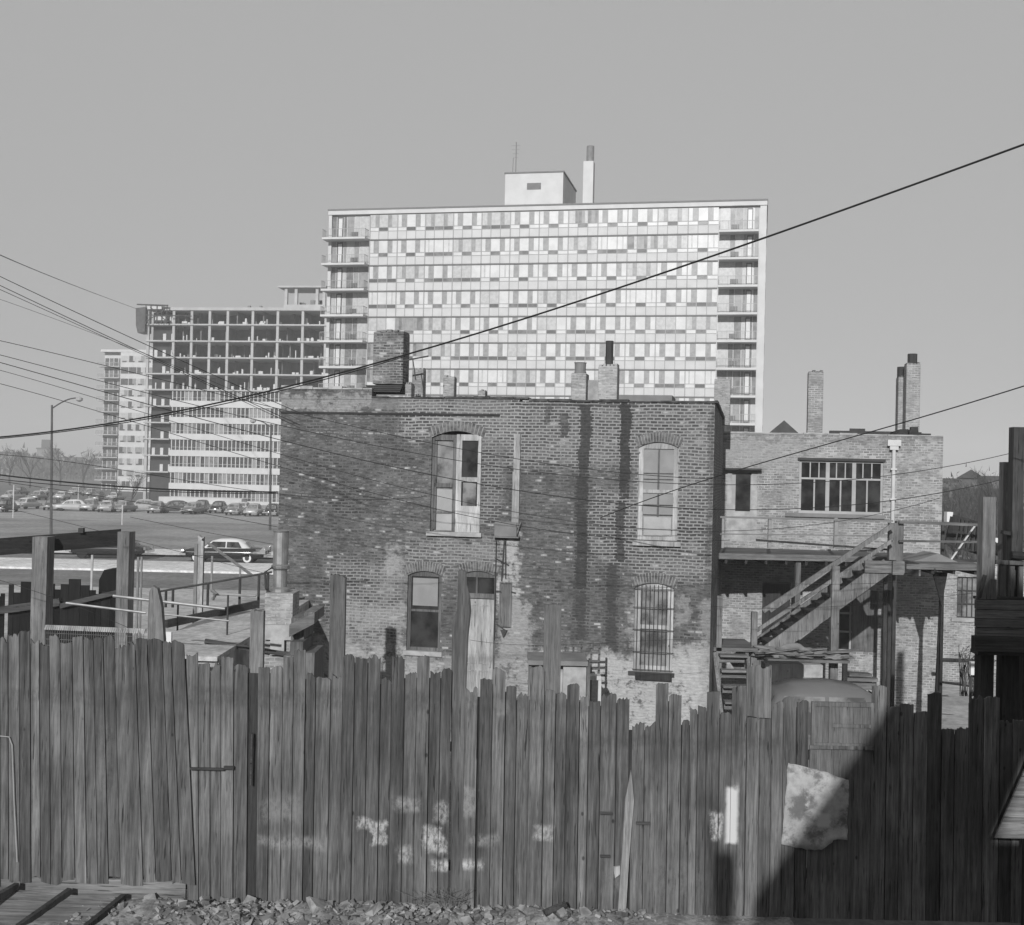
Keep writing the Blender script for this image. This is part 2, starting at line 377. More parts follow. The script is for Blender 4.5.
def arch_ring(x0, x1, zt, rise, h=.2, n=20, proud=.012):
    mb = MB(); xm = (x0+x1)/2
    for k in range(n):
        t = (k+.5)/n*2-1; x = xm+t*(x1-x0)/2*1.08; z = zt-rise*t*t; ang = t*.35; ww = (x1-x0)*1.08/n*.40
        dx, dz = math.sin(ang), math.cos(ang); px, pz = dz*ww, -dx*ww
        mb.prism([(x-px, z-pz), (x+px, z+pz), (x+px+dx*h, z+pz+dz*h), (x-px+dx*h, z-pz+dz*h)], -proud, .02)
    return mb
# ------------------------------------------------------------------ BRICK HOUSE (two storeys, centre)
B = Fr(710, 640, 24.6, 11.3)
def bp(px0, px1, py0, py1, s, v, k): x0, x1, z0, z1 = B.rect(px0, px1, py0, py1); return (x0, x1, z0, z1, s, v, k)
bpatches = [bp(*q) for q in [
    (280,370,394,410,.08,.36,.75),(370,440,396,412,.12,.3,.5),(455,512,394,420,.1,.28,.4),
    (500,520,532,600,.1,.5,.8),(498,532,600,700,.12,.42,.7),
    (300,440,640,740,.22,.42,.85),(440,500,655,740,.2,.4,.7),(530,712,655,740,.12,.46,.95),(628,640,600,650,.08,.4,.5),(676,712,640,740,.12,.46,.8),
    (385,400,545,575,.1,.42,.6),(440,500,540,572,.2,.3,.4),(340,410,605,630,.15,.4,.6),(380,430,570,600,.2,.32,.4),
    (634,668,640,700,.1,.4,.5),(676,690,595,625,.08,.4,.5),(700,712,600,740,.05,.33,.6),(676,680,640,740,.1,.5,.6)]]
bdr = [bp(*q) for q in [(576,590,403,590,.07,.05,.9),(572,588,590,642,.12,.06,.85),(619,631,403,500,.05,.045,.92),(614,626,500,562,.08,.05,.85),(604,620,562,655,.12,.055,.8),(624,632,640,700,.08,.06,.8),(559,569,412,438,.05,.05,.7),(545,552,405,425,.04,.06,.6),(512,640,403,407,.05,.05,.7),(706,713,420,600,.06,.08,.5)]]
bmp = [bp(*q) for q in [(505,712,396,466,.15,.33,1.),(636,712,396,582,.15,.33,1.),(590,640,490,562,.15,.32,1.),(405,500,538,575,.15,.33,1.),(400,520,396,440,.15,.4,.9),(330,400,560,640,.2,.34,.8),(480,500,440,520,.1,.36,.7)]]
M['brick1'] = m_brick('house_brick', .08, .175, .15, patches=bpatches, mpatches=bmp, drips=bdr, white=.93, rnd=(.72, 1.25), dirt=.45, mort=.014, flecks=.95)
M['arch_brick'] = m_plain('arch_brick', .15, .9, .5, 9.); M['arch_mortar'] = m_plain('arch_mortar', .3, .9, .2, 6.)
house = B.root('brick_house', 'two storey dark brick house with stained walls and arched windows in the middle', 'house')
HZ0 = -.2; HD = 9.0
xL = B.X(277.5, 560); ztopR = B.Z(705, 404)
zt = B.Z(600, 403); zt = min(zt, ztopR)+.02
W1 = B.rect(431, 481, 431, 532); W2 = B.rect(638, 678, 442, 541); W3 = B.rect(407, 441, 571, 651); W4 = B.rect(634, 673, 583, 672)
DR = B.rect(459, 495, 571, 712); SM = B.rect(499, 512, 582, 628)
CO = B.rect(582, 600, 680, 705)
holes = [W1, W2, W3, W4, DR, SM]
wb = MB(); wall_front(wb, xL, 0, HZ0, zt, holes)
wb.quad((0,0,HZ0),(0,HD,HZ0),(0,HD,zt),(0,0,zt)); wb.quad((xL,HD,HZ0),(xL,0,HZ0),(xL,0,zt),(xL,HD,zt)); wb.quad((0,HD,HZ0),(xL,HD,HZ0),(xL,HD,zt),(0,HD,zt))
wall = wb.build('wall', M['brick1'], house)
# parapet steps and coping
pb = MB(); xs1 = B.X(372, 400); zp = B.Z(325, 392)
pb.box(xL-.02, xs1, -.015, .3, zt+.002, zp+.06)
x2 = B.X(520, 400); pb.box(xs1+.003, x2, -.008, .3, zt+.002, B.Z(450, 401)+.05)
parapet = pb.build('parapet', M['brick1'], house)
cp = MB()
x = xs1
rr = random.Random(3)
while x < -.05:
    w = rr.uniform(.3, .7); z = (B.Z(450, 401)+.052) if x < x2 else zt+.002
    cp.box(x, min(x+w-.01, .04), -.02-rr.random()*.03, .34, z, z+.02+rr.random()*.04); x += w
for k in range(18): cp.box(.0, .06, k*.5, k*.5+.49, zt+.002, zt+.05+rr.random()*.02)
cp.build('coping', M['tarbrick'], house)
cc = MB(); x = xL
while x < xs1-.1:
    w = rr.uniform(.25,.5); cc.box(x, min(x+w-.01, xs1), -.03, .33, zp+.062, zp+.09+rr.random()*.05); x += w
cc.build('coping', M['plaster'], house)
st = MB(); zl = B.Z(400, 414)
st.box(xL, B.X(500, 416), -.025, .03, zl-.02, zl+.025); st.build('string_course', M['tar'], house)
rf = MB(); rf.box(xL+.3, -.02, .36, HD-.05, zt-.4, zt-.3); rf.build('roof', M['tar'], house)
def window_dh(root, hole, y, frame, glass, fw=.07, arch=0., bars=(2,), split=.5, curtain=None, name='window', label=None):
    x0,x1,z0,z1 = hole; f = MB()
    f.box(x0, x0+fw, y, y+.08, z0, z1); f.box(x1-fw, x1, y, y+.08, z0, z1); f.box(x0+fw, x1-fw, y, y+.08, z0, z0+fw); f.box(x0+fw, x1-fw, y, y+.08, z1-fw-arch, z1)
    zm = z0+(z1-z0)*split
    f.box(x0+fw, x1-fw, y+.015, y+.075, zm-fw*.35, zm+fw*.35)
    o = f.build(name, frame, root)
    if label: o['label'] = label
    gl = MB(); gl.box(x0+fw, x1-fw, y+.05, y+.06, z0+fw, zm-fw*.35); gl.box(x0+fw, x1-fw, y+.035, y+.045, zm+fw*.35, z1-fw-arch); gl.build('pane', glass, o)
    return o
# W1 : left half brown sash, right half white storm casement swung forward
x0,x1,z0,z1 = W1; xm = x0+(x1-x0)*.50; Hh = z1-z0
win = MB(); win.box(x0, x0+.05, .06, .14, z0, z1-.08); win.box(x0+.05, xm, .06, .14, z1-.2, z1-.08)
win.box(xm-.09, xm-.0, .06, .14, z0, z1-.2); win.box(x0+.05, xm-.09, .08, .13, z0+Hh*.44, z0+Hh*.48); win.box(x0+.05, xm-.09, .08, .13, z0+Hh*.18, z0+Hh*.2); win.box(x0+.05, x0+.1, .08, .13, z0+Hh*.02, z0+Hh*.9)
w1o = win.build('window', M['brownframe'], house); w1o['label'] = 'upper window, brown sash on its left half and white casement on its right'
MB().box(x0+.05, xm-.09, .12, .125, z0, z1-.2).build('pane', M['glass_mid'], w1o)
pm = MB(); pm.box(x0+.11, xm-.1, .105, .115, z0+.02, z0+Hh*.42); pm.build('blind', M['lightgrey'], w1o)
cs = MB(); a, b = xm+.0, x1-.01
cs.box(a, a+.12, .0, .05, z0, z1-.07); cs.box(b-.07, b, .0, .05, z0, z1-.1); cs.box(a+.12, b-.07, .0, .05, z1-.2, z1-.07)
cs.box(a+.12, b-.07, .002, .05, z0+Hh*.50, z0+Hh*.545); cs.box(a+.12, b-.07, .0, .05, z0, z0+Hh*.26)
cs.build('casement', M['whitewood'], w1o)
gl = MB(); gl.box(a+.12, b-.07, .035, .04, z0+Hh*.26, z1-.2); gl.build('pane', M['glass'], w1o)
gl = MB(); gl.box(a+.15, b-.1, .025, .03, z0+Hh*.26, z0+Hh*.49); gl.build('curtain', M['glass_mid'], w1o)
MB().box(x0-.06, x1+.05, -.09, .1, z0-.09, z0-.003).build('sill', M['plaster'], w1o)
# W2 : white frame, blinded 2x2 panes with iron bars
w2 = window_dh(house, W2, .05, M['whitewood'], M['shade'], .1, .04, label='upper window with a broad white frame and pale boarded panes')
x0,x1,z0,z1 = W2; q = MB(); xm = (x0+x1)/2
q.box(xm-.02, xm+.02, .07, .1, z0+.1, z1-.14)
for t in (.26, .36, .62, .68): q.box(x0+.1, x1-.1, .06, .075, z0+(z1-z0)*t, z0+(z1-z0)*t+.015)
q.build('glazing_bar', M['brownframe'], w2)
q = MB(); q.box(x0+.13, x1-.13, .035, .05, z0+.1, z0+(z1-z0)*.24); q.build('board', M['lightgrey'], w2)
MB().box(x0-.08, x1+.08, -.09, .1, z0-.1, z0-.003).build('sill', M['whitewood'], w2)
# W3 : dark brown window
w3 = window_dh(house, W3, .06, M['brownframe'], M['glass'], .07, .05, split=.5, label='lower brown framed window with a half drawn blind')
x0,x1,z0,z1 = W3; q = MB(); q.box(x0+.1, x1-.1, .08, .09, z0+(z1-z0)*.56, z1-.16); q.build('blind', M['shade'], w3)
MB().box(x0-.05, x1+.05, -.06, .1, z0-.1, z0-.003).build('sill', M['plaster'], w3)
# W4 : white framed, barred
w4 = window_dh(house, W4, .06, M['whitewood'], M['glass_mid'], .12, .05, split=.5, label='lower window with white frame behind vertical iron bars')
x0,x1,z0,z1 = W4; q = MB()
for k in range(9):
    xx = x0+.06+(x1-x0-.12)*k/8; q.box(xx-.006, xx+.006, -.03, -.018, z0+.02, z1-.03)
for t in (.02, .22, .47, .72, .93): q.box(x0-.02, x1+.02, -.032, -.016, z0+(z1-z0)*t, z0+(z1-z0)*t+.012)
q.build('grille', M['dark'], w4)
MB().box(x0-.1, x1+.05, -.05, .1, z0-.08, z0-.003).build('sill', M['dark'], w4)
q = MB(); q.box(x0+.05, x1, -.09, -.052, z0-.16, z0-.02); q.build('flower_box', M['timber_dark'], w4)
for hole, rise in ((W1,.14),(W2,.11),(W3,.1),(W4,.1),(DR,.1)):
    arch_fill(hole[0], hole[1], hole[3], rise, .001, .13).build('arch', M['brick1'], house)
    arch_ring(hole[0], hole[1], hole[3]+.01, rise, .2, 16 if hole[1]-hole[0] > .75 else 13).build('arch', M['arch_brick'], house)
    _w = hole[1]-hole[0]; _q = MB(); _q.prism([(hole[0]-.06+(_w+.12)*k/10, hole[3]-rise*(k/5-1)**2+.004) for k in range(11)]+[(hole[1]+.05-(_w+.1)*k/10, hole[3]-rise*(k/5-1)**2+.2) for k in range(11)], -.006, .0); _q.build('arch', M['arch_mortar'], house)
# door
x0,x1,z0,z1 = DR; Hh = z1-z0; zT = B.Z(478, 596)
f = MB(); f.box(x0, x0+.05, .05, .13, z0, z1); f.box(x1-.05, x1, .05, .13, z0, z1); f.box(x0+.05, x1-.05, .03, .13, zT-.05, zT+.05); f.box(x0+.05, x1-.05, .05, .13, z1-.14, z1)
xq = (x0+x1)/2-.04; f.box(xq-.02, xq+.02, .05, .1, zT+.05, z1-.14)
fr = f.build('door_frame', M['brownframe'], house)
MB().box(x0+.05, x1-.05, .1, .11, zT+.05, z1-.14).build('transom_pane', M['glass'], fr)
d = MB(); d.box(x0+.05, x1-.05, .09, .12, z0, zT-.05)
for (a, b) in ((.12,.46),(.54,.88)):
    for (c, e) in ((.06,.36),(.42,.94)):
        X0 = x0+.05+(x1-x0-.1)*a; X1 = x0+.05+(x1-x0-.1)*b; Z0 = z0+(zT-.05-z0)*c; Z1 = z0+(zT-.05-z0)*e
        d.box(X0, X0+.02, .075, .09, Z0, Z1); d.box(X1-.02, X1, .075, .09, Z0, Z1); d.box(X0+.02, X1-.02, .075, .09, Z0, Z0+.02); d.box(X0+.02, X1-.02, .075, .09, Z1-.02, Z1)
dd = d.build('door', M['doorwood'], house)
MB().box(x1-.14, x1-.1, .05, .075, z0+.95, z0+1.08).build('handle', M['metal'], dd)
MB().box(x0-.1, x1+.1, -.35, .05, z0-.18, z0-.003).build('doorstep', M['plaster'], house)
# narrow shuttered opening with iron hooks
x0,x1,z0,z1 = SM; s = MB(); s.box(x0+.03, x1-.02, .04, .08, z0+.02, z1-.02); s.box(x0, x0+.03, .0, .1, z0, z1); s.box(x1-.02, x1, .0, .1, z0, z1); s.box(x0+.03, x1-.02, .0, .1, z1-.03, z1); s.box(x0+.09, x0+.11, .03, .04, z0+.03, z1-.03)
so_ = s.build('shutter', M['timber'], house)
for _p,_q2,_w,_h in (((x0-.06,-.03,z1-.2),(x0+.04,-.03,z1-.2),.03,.02),((x1-.02,-.03,z1-.2),(x1+.08,-.03,z1-.22),.03,.02),((x0-.04,-.03,z0+.08),(x0+.18,-.04,z0-.06),.02,.02),((x0+.05,-.02,z1+.02),(x0+.09,-.02,B.Z(505,540)),.03,.03),((x0-.1,-.03,z1+.5),(x0+.2,-.04,z1+.36),.02,.02)):
    h = MB(); h.bar(_p,_q2,_w,_h); h.build('iron_hook', M['dark'], so_)

h = MB(); h.prism([(x0+.05,z0-.04),(x0+.2,z0-.04),(x0+.12,z0-.2)], -.06, -.01); h.build('iron_plate', M['dark'], so_)
# plank downspout + metal box
a,b,c,dz = B.rect(514, 520, 434, 528); q = MB(); q.box(a, b, -.07, -.005, c, dz); q.box(a-.03,a-.003,-.03,-.005,c+.1,dz-.8); q.build('plank_downspout', M['offwhite'] if False else M['doorwood'], house)
a,b,c,dz = B.rect(496, 518, 522, 536); q = MB(); q.box(a, b, -.16, -.01, c, dz); q.box(a-.02, b+.05, -.18, -.003, c-.03, c-.004)
q.bar((b-.02,-.1,c),(b+.07,-.1,c+.3),.02,.02); q.build('junction_box', M['midgrey'], house)
q = MB(); q.tube([(a+.02,-.03,c-.03),(a+.02,-.03,B.Z(499,640))], .012, 5); q.tube([(a+.22,-.03,c-.03),(a+.24,-.03,c-.9)], .012, 5); q.build('conduit', M['dark'], house)
# basement entrance box (boarded enclosure at wall foot) and wire crate
bx = thing('cellar_entrance', 'weathered pale boarded cellar hatch standing behind the fence below the brick house', 'hatch', tuple(at(556, 700, 22.5).xy)+(0,))
def relbox(mb, root, px0, px1, py0, py1, Y0, Y1, m=0):
    t = MB(); t.pbox(px0, px1, py0, py1, Y0, Y1, m); o = root.location
    for v in t.v: mb.v.append((v[0]-o[0], v[1]-o[1], v[2]-o[2]))
    i = len(mb.v)-8; mb.f += [tuple(k+i for k in f) for f in t.f]; mb.mi += t.mi
q = MB(); relbox(q, bx, 563, 586, 666, 700, 22.5, 23.4); relbox(q, bx, 531, 562.5, 664, 700, 22.7, 23.4); q.v = [(v[0],v[1],max(v[2],.0) if False else v[2]) for v in q.v]; q.build('side_boards', M['plaster'], bx)
q = MB(); relbox(q, bx, 528, 588, 661, 665.5, 22.4, 23.5); q.build('lid', M['midgrey'], bx)
q = MB(); relbox(q, bx, 586.5, 590, 663, 712, 22.45, 22.6); relbox(q, bx, 528, 531, 666, 712, 22.45, 22.6); q.build('corner_post', M['timber'], bx)
cr = thing('railing', 'small slatted wooden rail frame leaning by the cellar hatch of the brick house', 'railing', tuple(at(582, 680, 23.8).xy)+(0,))
q = MB()
for yy in (646, 652, 660, 668): relbox(q, cr, 564, 600, yy, yy+1.6, 23.75, 23.8)
for xx in (564, 572, 580, 590, 598): relbox(q, cr, xx, xx+1.8, 644, 716, 23.82, 23.88)
q.build('slats', M['timber'], cr)
q = MB(); relbox(q, cr, 583, 601, 676, 680, 23.4, 23.7); relbox(q, cr, 583, 586, 680, 716, 23.4, 23.7); relbox(q, cr, 598, 601, 680, 716, 23.4, 23.7); q.build('door_casing', M['offwhite'], cr)
# ---- chimneys on the brick house (parts of it)
def chim(root, F, px0, px1, py0, py1, y, depth, mat, cap=.0, capmat=None, name='chimney'):
    a,b,c,d = F.rect(px0, px1, py0, py1, y); q = MB(); q.box(a, b, y, y+depth, c, d)
    if cap: q.box(a-cap, b+cap, y-cap, y+depth+cap, d-.17, d-.06)
    o = q.build(name, mat, root, bevel=.012); return o, (a, b, c, d)
def jag_top(o, a, b, y, depth, z, mat, n=5, h=.06):
    q = MB(); rr = random.Random(int(a*100))
    for k in range(n): q.box(a+(b-a)*k/n+.01, a+(b-a)*(k+1)/n-.01, y+.01+rr.random()*.05, y+depth-.01, z+.002, z+.01+rr.random()*h)
    q.build('crown', mat, o)
o, (a,b,c,dz) = chim(house, B, 373, 403, 332, 384, .35, .5, M['ch_dark']); jag_top(o, a, b, .35, .5, dz, M['ch_dark'])
q = MB()
for k in range(4):
    e = .03+.05*k; z = B.Z(385, 384+2.*k); q.box(a-e-.1, b+.02, .3-e, .9, z-.035, z-.004, 0)
q.build('corbel', M['dark'], o)
for (p0,p1,q0,q1,y,dp) in ((405,411,384,402,.1,.3),(412,423,369,404,.9,.25),(443,454,377,404,1.6,.25),(478,485,391,405,2.2,.25)):
    o, (a,b,c,dz) = chim(house, B, p0, p1, q0, q1, y, dp, M['ch_light']); jag_top(o, a, b, y, dp, dz, M['ch_light'], 3, .04)
o, (a,b,c,dz) = chim(house, B, 571, 586, 373, 405, .5, .45, M['ch_light'])
q = MB(); q.lathe([(.13,0),(.13,.04),(.115,.06),(.125,.22),(.14,.24)], ((a+b)/2, .72, dz+.002), 14); q.build('chimney_pot', M['midgrey'], o, smooth=False)
o, (a,b,c,dz) = chim(house, B, 598, 617, 366, 405, .3, .45, M['ch_light'], .0); jag_top(o, a, b, .3, .45, dz, M['ch_light'], 5, .05)
q = MB(); q.tube([((a+b)/2,.52,dz),((a+b)/2,.52,B.Z(608,341,.52))], .085, 12); q.build('flue_pipe', M['dark'], o)
q = MB(); a,b,c,dz = B.rect(586, 598, 380, 405, .8); q.box(a,b,.8,1.2,c,dz); q.build('chimney', M['plaster'], house)
q = MB(); a,b,c,dz = B.rect(617, 672, 395, 405, .7); q.box(a,b,.7,1.9,c,dz); q.build('roof_hatch', M['midgrey'], house)
o, (a,b,c,dz) = chim(house, B, 714, 730, 379, 425, 6.5, .4, M['ch_light'])
# insulator and wire stub on the small chimney
q = MB(); a = B.X(415, 357, .2); z = B.Z(415, 357, .2); q.bar((a-.35,.2,z-.1),(a+.3,.2,z+.02),.03,.03); q.bar((a-.05,.2,z-.05),(a+.03,.2,z-.5),.02,.02); q.build('wire_bracket', M['dark'], house)
# ------------------------------------------------------------------ LOW BRICK BUILDING right
D = Fr(941, 560, 31.5, 10)
def dp(px0, px1, py0, py1, s, v, k): x0, x1, z0, z1 = D.rect(px0, px1, py0, py1); return (x0, x1, z0, z1, s, v, k)
M['brick2'] = m_brick('pale_brick', .22, .38, .44, white=.9, rnd=(.85, 1.12), dirt=.28, patches=[dp(*q) for q in [(720,800,438,470,.15,.36,.6),(722,732,470,540,.1,.4,.8),(750,758,470,540,.08,.42,.7),(855,885,655,700,.15,.5,.6),(720,950,436,441,.04,.16,.5)]])
low = D.root('brick_building', 'low pale brick building with a wide steel window and rooftop chimneys, right of the house', 'building')
dz1 = D.Z(900, 436); dxl = D.X(715, 500)-2.5
DW = D.rect(799, 883, 461, 514); DD = D.rect(727, 757, 470, 541); LD = D.rect(762, 790, 582, 640); LW = D.rect(838, 878, 590, 652)
q = MB(); wall_front(q, dxl, 0, -.2, dz1, [DW, DD, LD, LW]); q.quad((0,0,-.2),(0,8,-.2),(0,8,dz1),(0,0,dz1)); q.quad((dxl,8,-.2),(dxl,0,-.2),(dxl,0,dz1),(dxl,8,dz1)); q.quad((0,8,-.2),(dxl,8,-.2),(dxl,8,dz1),(0,8,dz1))
q.build('wall', M['brick2'], low)
MB().box(dxl+.05, -.05, .3, 7.9, dz1-.3, dz1-.2).build('roof', M['tar'], low)
q = MB(); x = dxl; rr = random.Random(5)
while x < -.1:
    w = rr.uniform(.3,.9); q.box(x, min(x+w-.01,.0), -.02, .25, dz1+.002, dz1+.03+rr.random()*.03); x += w
q.build('coping', M['plaster'], low)
x0,x1,z0,z1 = DW; f = MB(); f.box(x0,x0+.06,.04,.1,z0,z1); f.box(x1-.06,x1,.04,.1,z0,z1); f.box(x0+.06,x1-.06,.04,.1,z0,z0+.07); f.box(x0+.06,x1-.06,.04,.1,z1-.05,z1)
n3 = (x1-x0-.12)/3
for k in (1, 2): f.box(x0+.06+n3*k-.05, x0+.06+n3*k+.05, .03, .1, z0+.07, z1-.05)
zb = z0+(z1-z0)*.66; f.box(x0+.06, x1-.06, .05, .09, zb-.025, zb+.025)
for k in range(3):
    a = x0+.06+n3*k
    f.box(a+n3/2-.02, a+n3/2+.02, .05, .09, z0+.07, zb-.025)
    for j in (1, 2): f.box(a+n3*j/3-.015, a+n3*j/3+.015, .05, .09, zb+.025, z1-.05)
wo = f.build('window', M['brownframe'] if False else M['lightgrey'], low); wo['label'] = 'wide three bay window with small top lights'
MB().box(x0+.06, x1-.06, .085, .09, z0+.07, z1-.05).build('pane', M['glass'], wo)
MB().box(x0-.05, x1+.05, -.06, .05, z1, z1+.07).build('lintel', M['dark'], wo)
MB().box(x0-.35, x1+.05, -.08, .05, z0-.1, z0-.003).build('sill', M['midgrey'], wo)
x0,x1,z0,z1 = DD; f = MB(); f.box(x0,x0+.12,.02,.12,z0,z1); f.box(x1-.16,x1,.02,.12,z0,z1); f.box(x0+.12,x1-.16,.02,.12,z1-.06,z1); f.box(x0+.12,x1-.16,.06,.12,z0,z0+(z1-z0)*.5)
fo = f.build('door', M['plaster'], low); fo['label'] = 'pale door under a thin ledge with a dark glazed upper half'
MB().box(x0+.22, x1-.18, .055, .06-.002, z0+(z1-z0)*.42, z1-.1).build('pane', M['glass'], fo)
MB().box(x0+.12, x1-.16, .09, .1, z0+(z1-z0)*.5, z1-.06).build('panel', M['lightgrey'], fo)
MB().box(x0-.1, x1+.1, -.25, .1, z1+.002, z1+.05).build('ledge', M['dark'], fo)
x0,x1,z0,z1 = LD; MB().box(x0,x1,.08,.12,z0,z1).build('door', M['timber_dark'], low)
x0,x1,z0,z1 = LW; f = MB(); f.box(x0,x0+.05,.05,.1,z0,z1); f.box(x1-.05,x1,.05,.1,z0,z1); f.box(x0+.3,x0+.35,.05,.1,z0,z1)
for t in (0,.3,.6,.96): f.box(x0+.05,x1-.05,.052,.098,z0+(z1-z0)*t,z0+(z1-z0)*t+.05)
fo = f.build('window', M['lightgrey'], low); MB().box(x0+.05,x1-.05,.085,.088,z0,z1).build('pane', M['glass'], fo)
MB().box(x0+.36,x1-.02,.02,.045,z0,z1).build('shutter', M['timber'], fo)
# downspout with hopper
a = D.X(893, 480); q = MB(); q.tube([(a,-.08,D.Z(893,446)),(a,-.08,D.Z(893,560))], .05, 10); q.box(a-.17,a+.17,-.16,-.003,D.Z(893,446),D.Z(893,440)); q.box(a-.11,a+.11,-.14,-.003,D.Z(893,450),D.Z(893,446)-.002)
for yy in (470, 500): q.box(a-.08, a+.08, -.14, -.005, D.Z(893,yy), D.Z(893,yy)+.04)
q.build('downspout', M['offwhite'], low)
q = MB(); q.tube([(D.X(890,560),-.1,D.Z(890,590)),(D.X(890,560),-.1,0)], .05, 8); q.build('downspout', M['dark'], low)
for (p0,p1,q0,q1,y,dpt) in ((808,823,372,436,1.0,.45),(898,907,377,436,1.6,.5),(906,920,364,436,1.0,.5)):
    o, (a,b,c,dz) = chim(low, D, p0, p1, q0, q1, y, dpt, M['ch_light'], 0); jag_top(o, a, b, y, dpt, dz, M['ch_dark'], 4, .06)
    if p0 != 808:
        q = MB(); q.tube([((a+b)/2,y+.25,dz),((a+b)/2,y+.25,dz+.3)], .13, 10); q.build('chimney_pot', M['dark'], o)
q = MB(); a,b,c,dz = D.rect(893, 926, 425, 436, .7)
rr = random.Random(9)
for k in range(26):
    x = rr.uniform(a,b); q.box(x, x+rr.uniform(.08,.25), .7+rr.random()*.3, 1.0+rr.random(), dz1-.1, dz1+rr.uniform(.05,.3)*(1-abs(x-(a+b)/2)/(b-a)))
q.build('roof_rubble', M['tar'], low)
q = MB(); a,b,c,dz = D.rect(830, 893, 431, 436, 2.); q.box(a,b,2.,2.3,dz1-.1,dz); q.box(a+.5,b-.8,1.6,1.7,dz1,dz+.05); q.build('roof_edge', M['dark'], low)
# small gabled house peeping behind
gh = Fr(790, 433, 75, 10); go = gh.root('gabled_house', 'dark gabled roof of a house just showing above the low brick building', 'house')
a,b,c,dz = gh.rect(768, 800, 425, 434); q = MB(); q.box(a+.3,b-.3,.3,10,0,c); q.build('wall', M['midgrey'], go)
q = MB(); q.prism([(a,c),(b,c),((a+b)/2,dz+.3)], 0, 10); q.build('roof', M['dark'], go)
# building 3 : further right with barred window
E = Fr(990, 600, 36.5, 10); eo = E.root('brick_outbuilding', 'low brick outbuilding with a barred square window beyond the wooden landing', 'building')
EW = E.rect(957, 983, 577, 618); ez = E.Z(960, 562); ex0 = E.X(935, 600)-1
q = MB(); wall_front(q, ex0, 5, -.2, ez, [EW]); q.quad((ex0,5,-.2),(ex0,0,-.2),(ex0,0,ez),(ex0,5,ez)); q.build('wall', M['brick2'], eo)
MB().box(ex0-.1, 5.1, .3, 5, ez-.3, ez-.2).build('roof', M['tar'], eo)
x0,x1,z0,z1 = EW; f = MB()
for k in range(6): f.box(x0+(x1-x0-.03)*k/5, x0+(x1-x0-.03)*k/5+.03, .05, .08, z0, z1)
for k in range(4): f.box(x0, x1, .052, .078, z0+(z1-z0-.03)*k/3, z0+(z1-z0-.03)*k/3+.03)
fo = f.build('window', M['dark'], eo); MB().box(x0,x1,.1,.11,z0,z1).build('pane', M['glass_mid'], fo)
MB().box(x0-.15,x1,-.05,.05,z0-.12,z0-.003).build('sill', M['plaster'], eo)
# ------------------------------------------------------------------ wooden gallery + staircase
dk = thing('wooden_gallery', 'long raised wooden gallery with thin railing along the low brick building', 'gallery', (at(830,560,30).x, 30, 0))
O = dk.location.copy()
def W(mb, root, build_name, mat, label=None):
    o = root.location
    mb.v = [(v[0]-o[0], v[1]-o[1], v[2]-o[2]) for v in mb.v]; ob = mb.build(build_name, mat, root)
    if label: ob['label'] = label
    return ob
zf = 4.18; yF = 29.6      # floor level, front edge
xa = at(717, 552, yF).x; xb = at(893, 552, yF).x; xc = at(984, 560, 27.7).x
q = MB(); n = 14
q.box(xa, xb, yF, 32.8, zf-.06, zf)
q.box(xb+.002, xc, 27.7, 31.6, zf-.058, zf+.002)
W(q, dk, 'deck', M['timber_h'])
q = MB(); q.box(xa, xb, yF-.04, yF-.002, zf-.13, zf+.01); W(q, dk, 'fascia', M['timber_h'])
q = MB(); q.box(xb-.3, xc, 27.66, 27.698, zf-.14, zf-.02); q.box(xb, xb+.04, 27.7, yF-.05, zf-.3, zf-.07); W(q, dk, 'fascia', M['timber_h'])
q = MB()
for k in range(12):
    x = xa+.2+(xc-xa-.4)*k/11; q.box(x, x+.06, yF if x < xb else 27.75, 31.4, zf-.24, zf-.065)
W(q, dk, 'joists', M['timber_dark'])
def post(root, px, py0, py1, Y, w=.1, mat='porch', name='post'):
    p = at(px, (py0+py1)/2, Y); z1 = at(px, py0, Y).z; z0 = at(px, py1, Y).z if py1 < 900 else 0
    q = MB(); q.box(p.x-w/2, p.x+w/2, Y, Y+w, z0, z1); return W(q, root, name, M[mat])
for px in (770, 836): post(dk, px, 518, 548, yF, .08, 'pipe', 'railing_post')
post(dk, 723, 518, 548, yF, .06, 'pipe', 'railing_post')
q = MB()
q.bar(at(720,517,yF), at(893,521,yF), .045, .045); W(q, dk, 'handrail', M['midgrey'])
q = MB(); q.bar(at(720,534,yF), at(893,536,yF), .03, .03); W(q, dk, 'lower_rail', M['midgrey'])
q = MB(); q.bar(at(756,540,yF), at(893,550,yF), .05, .05); W(q, dk, 'lower_rail', M['timber_dark'])
for px in (799.5-0,): pass
post(dk, 893, 523, 560, 27.75, .16); post(dk, 900, 521, 562, 27.9, .16); post(dk, 943, 523, 560, 28.4, .07, 'dark', 'railing_post')
q = MB(); q.bar(at(899,522,27.8), at(984,525,27.8), .06, .07); q.bar(at(899,541,27.8), at(984,542,27.8), .05, .05); W(q, dk, 'handrail', M['timber_h'])
# supports
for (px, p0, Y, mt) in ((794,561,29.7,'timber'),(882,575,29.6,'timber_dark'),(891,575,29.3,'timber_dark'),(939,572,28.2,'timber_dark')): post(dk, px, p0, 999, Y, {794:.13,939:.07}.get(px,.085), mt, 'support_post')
# big beam bracket below landing
q = MB(); q.bar(at(942,575,28.3), at(936,700,28.3), .06, .06); q.prism([(at(932,572,28.2).x, at(932,572,28.2).z),(at(947,572,28.2).x,at(947,572,28.2).z),(at(941,606,28.2).x,at(941,606,28.2).z)], 28.15, 28.2); W(q, dk, 'bracket', M['timber_dark'])
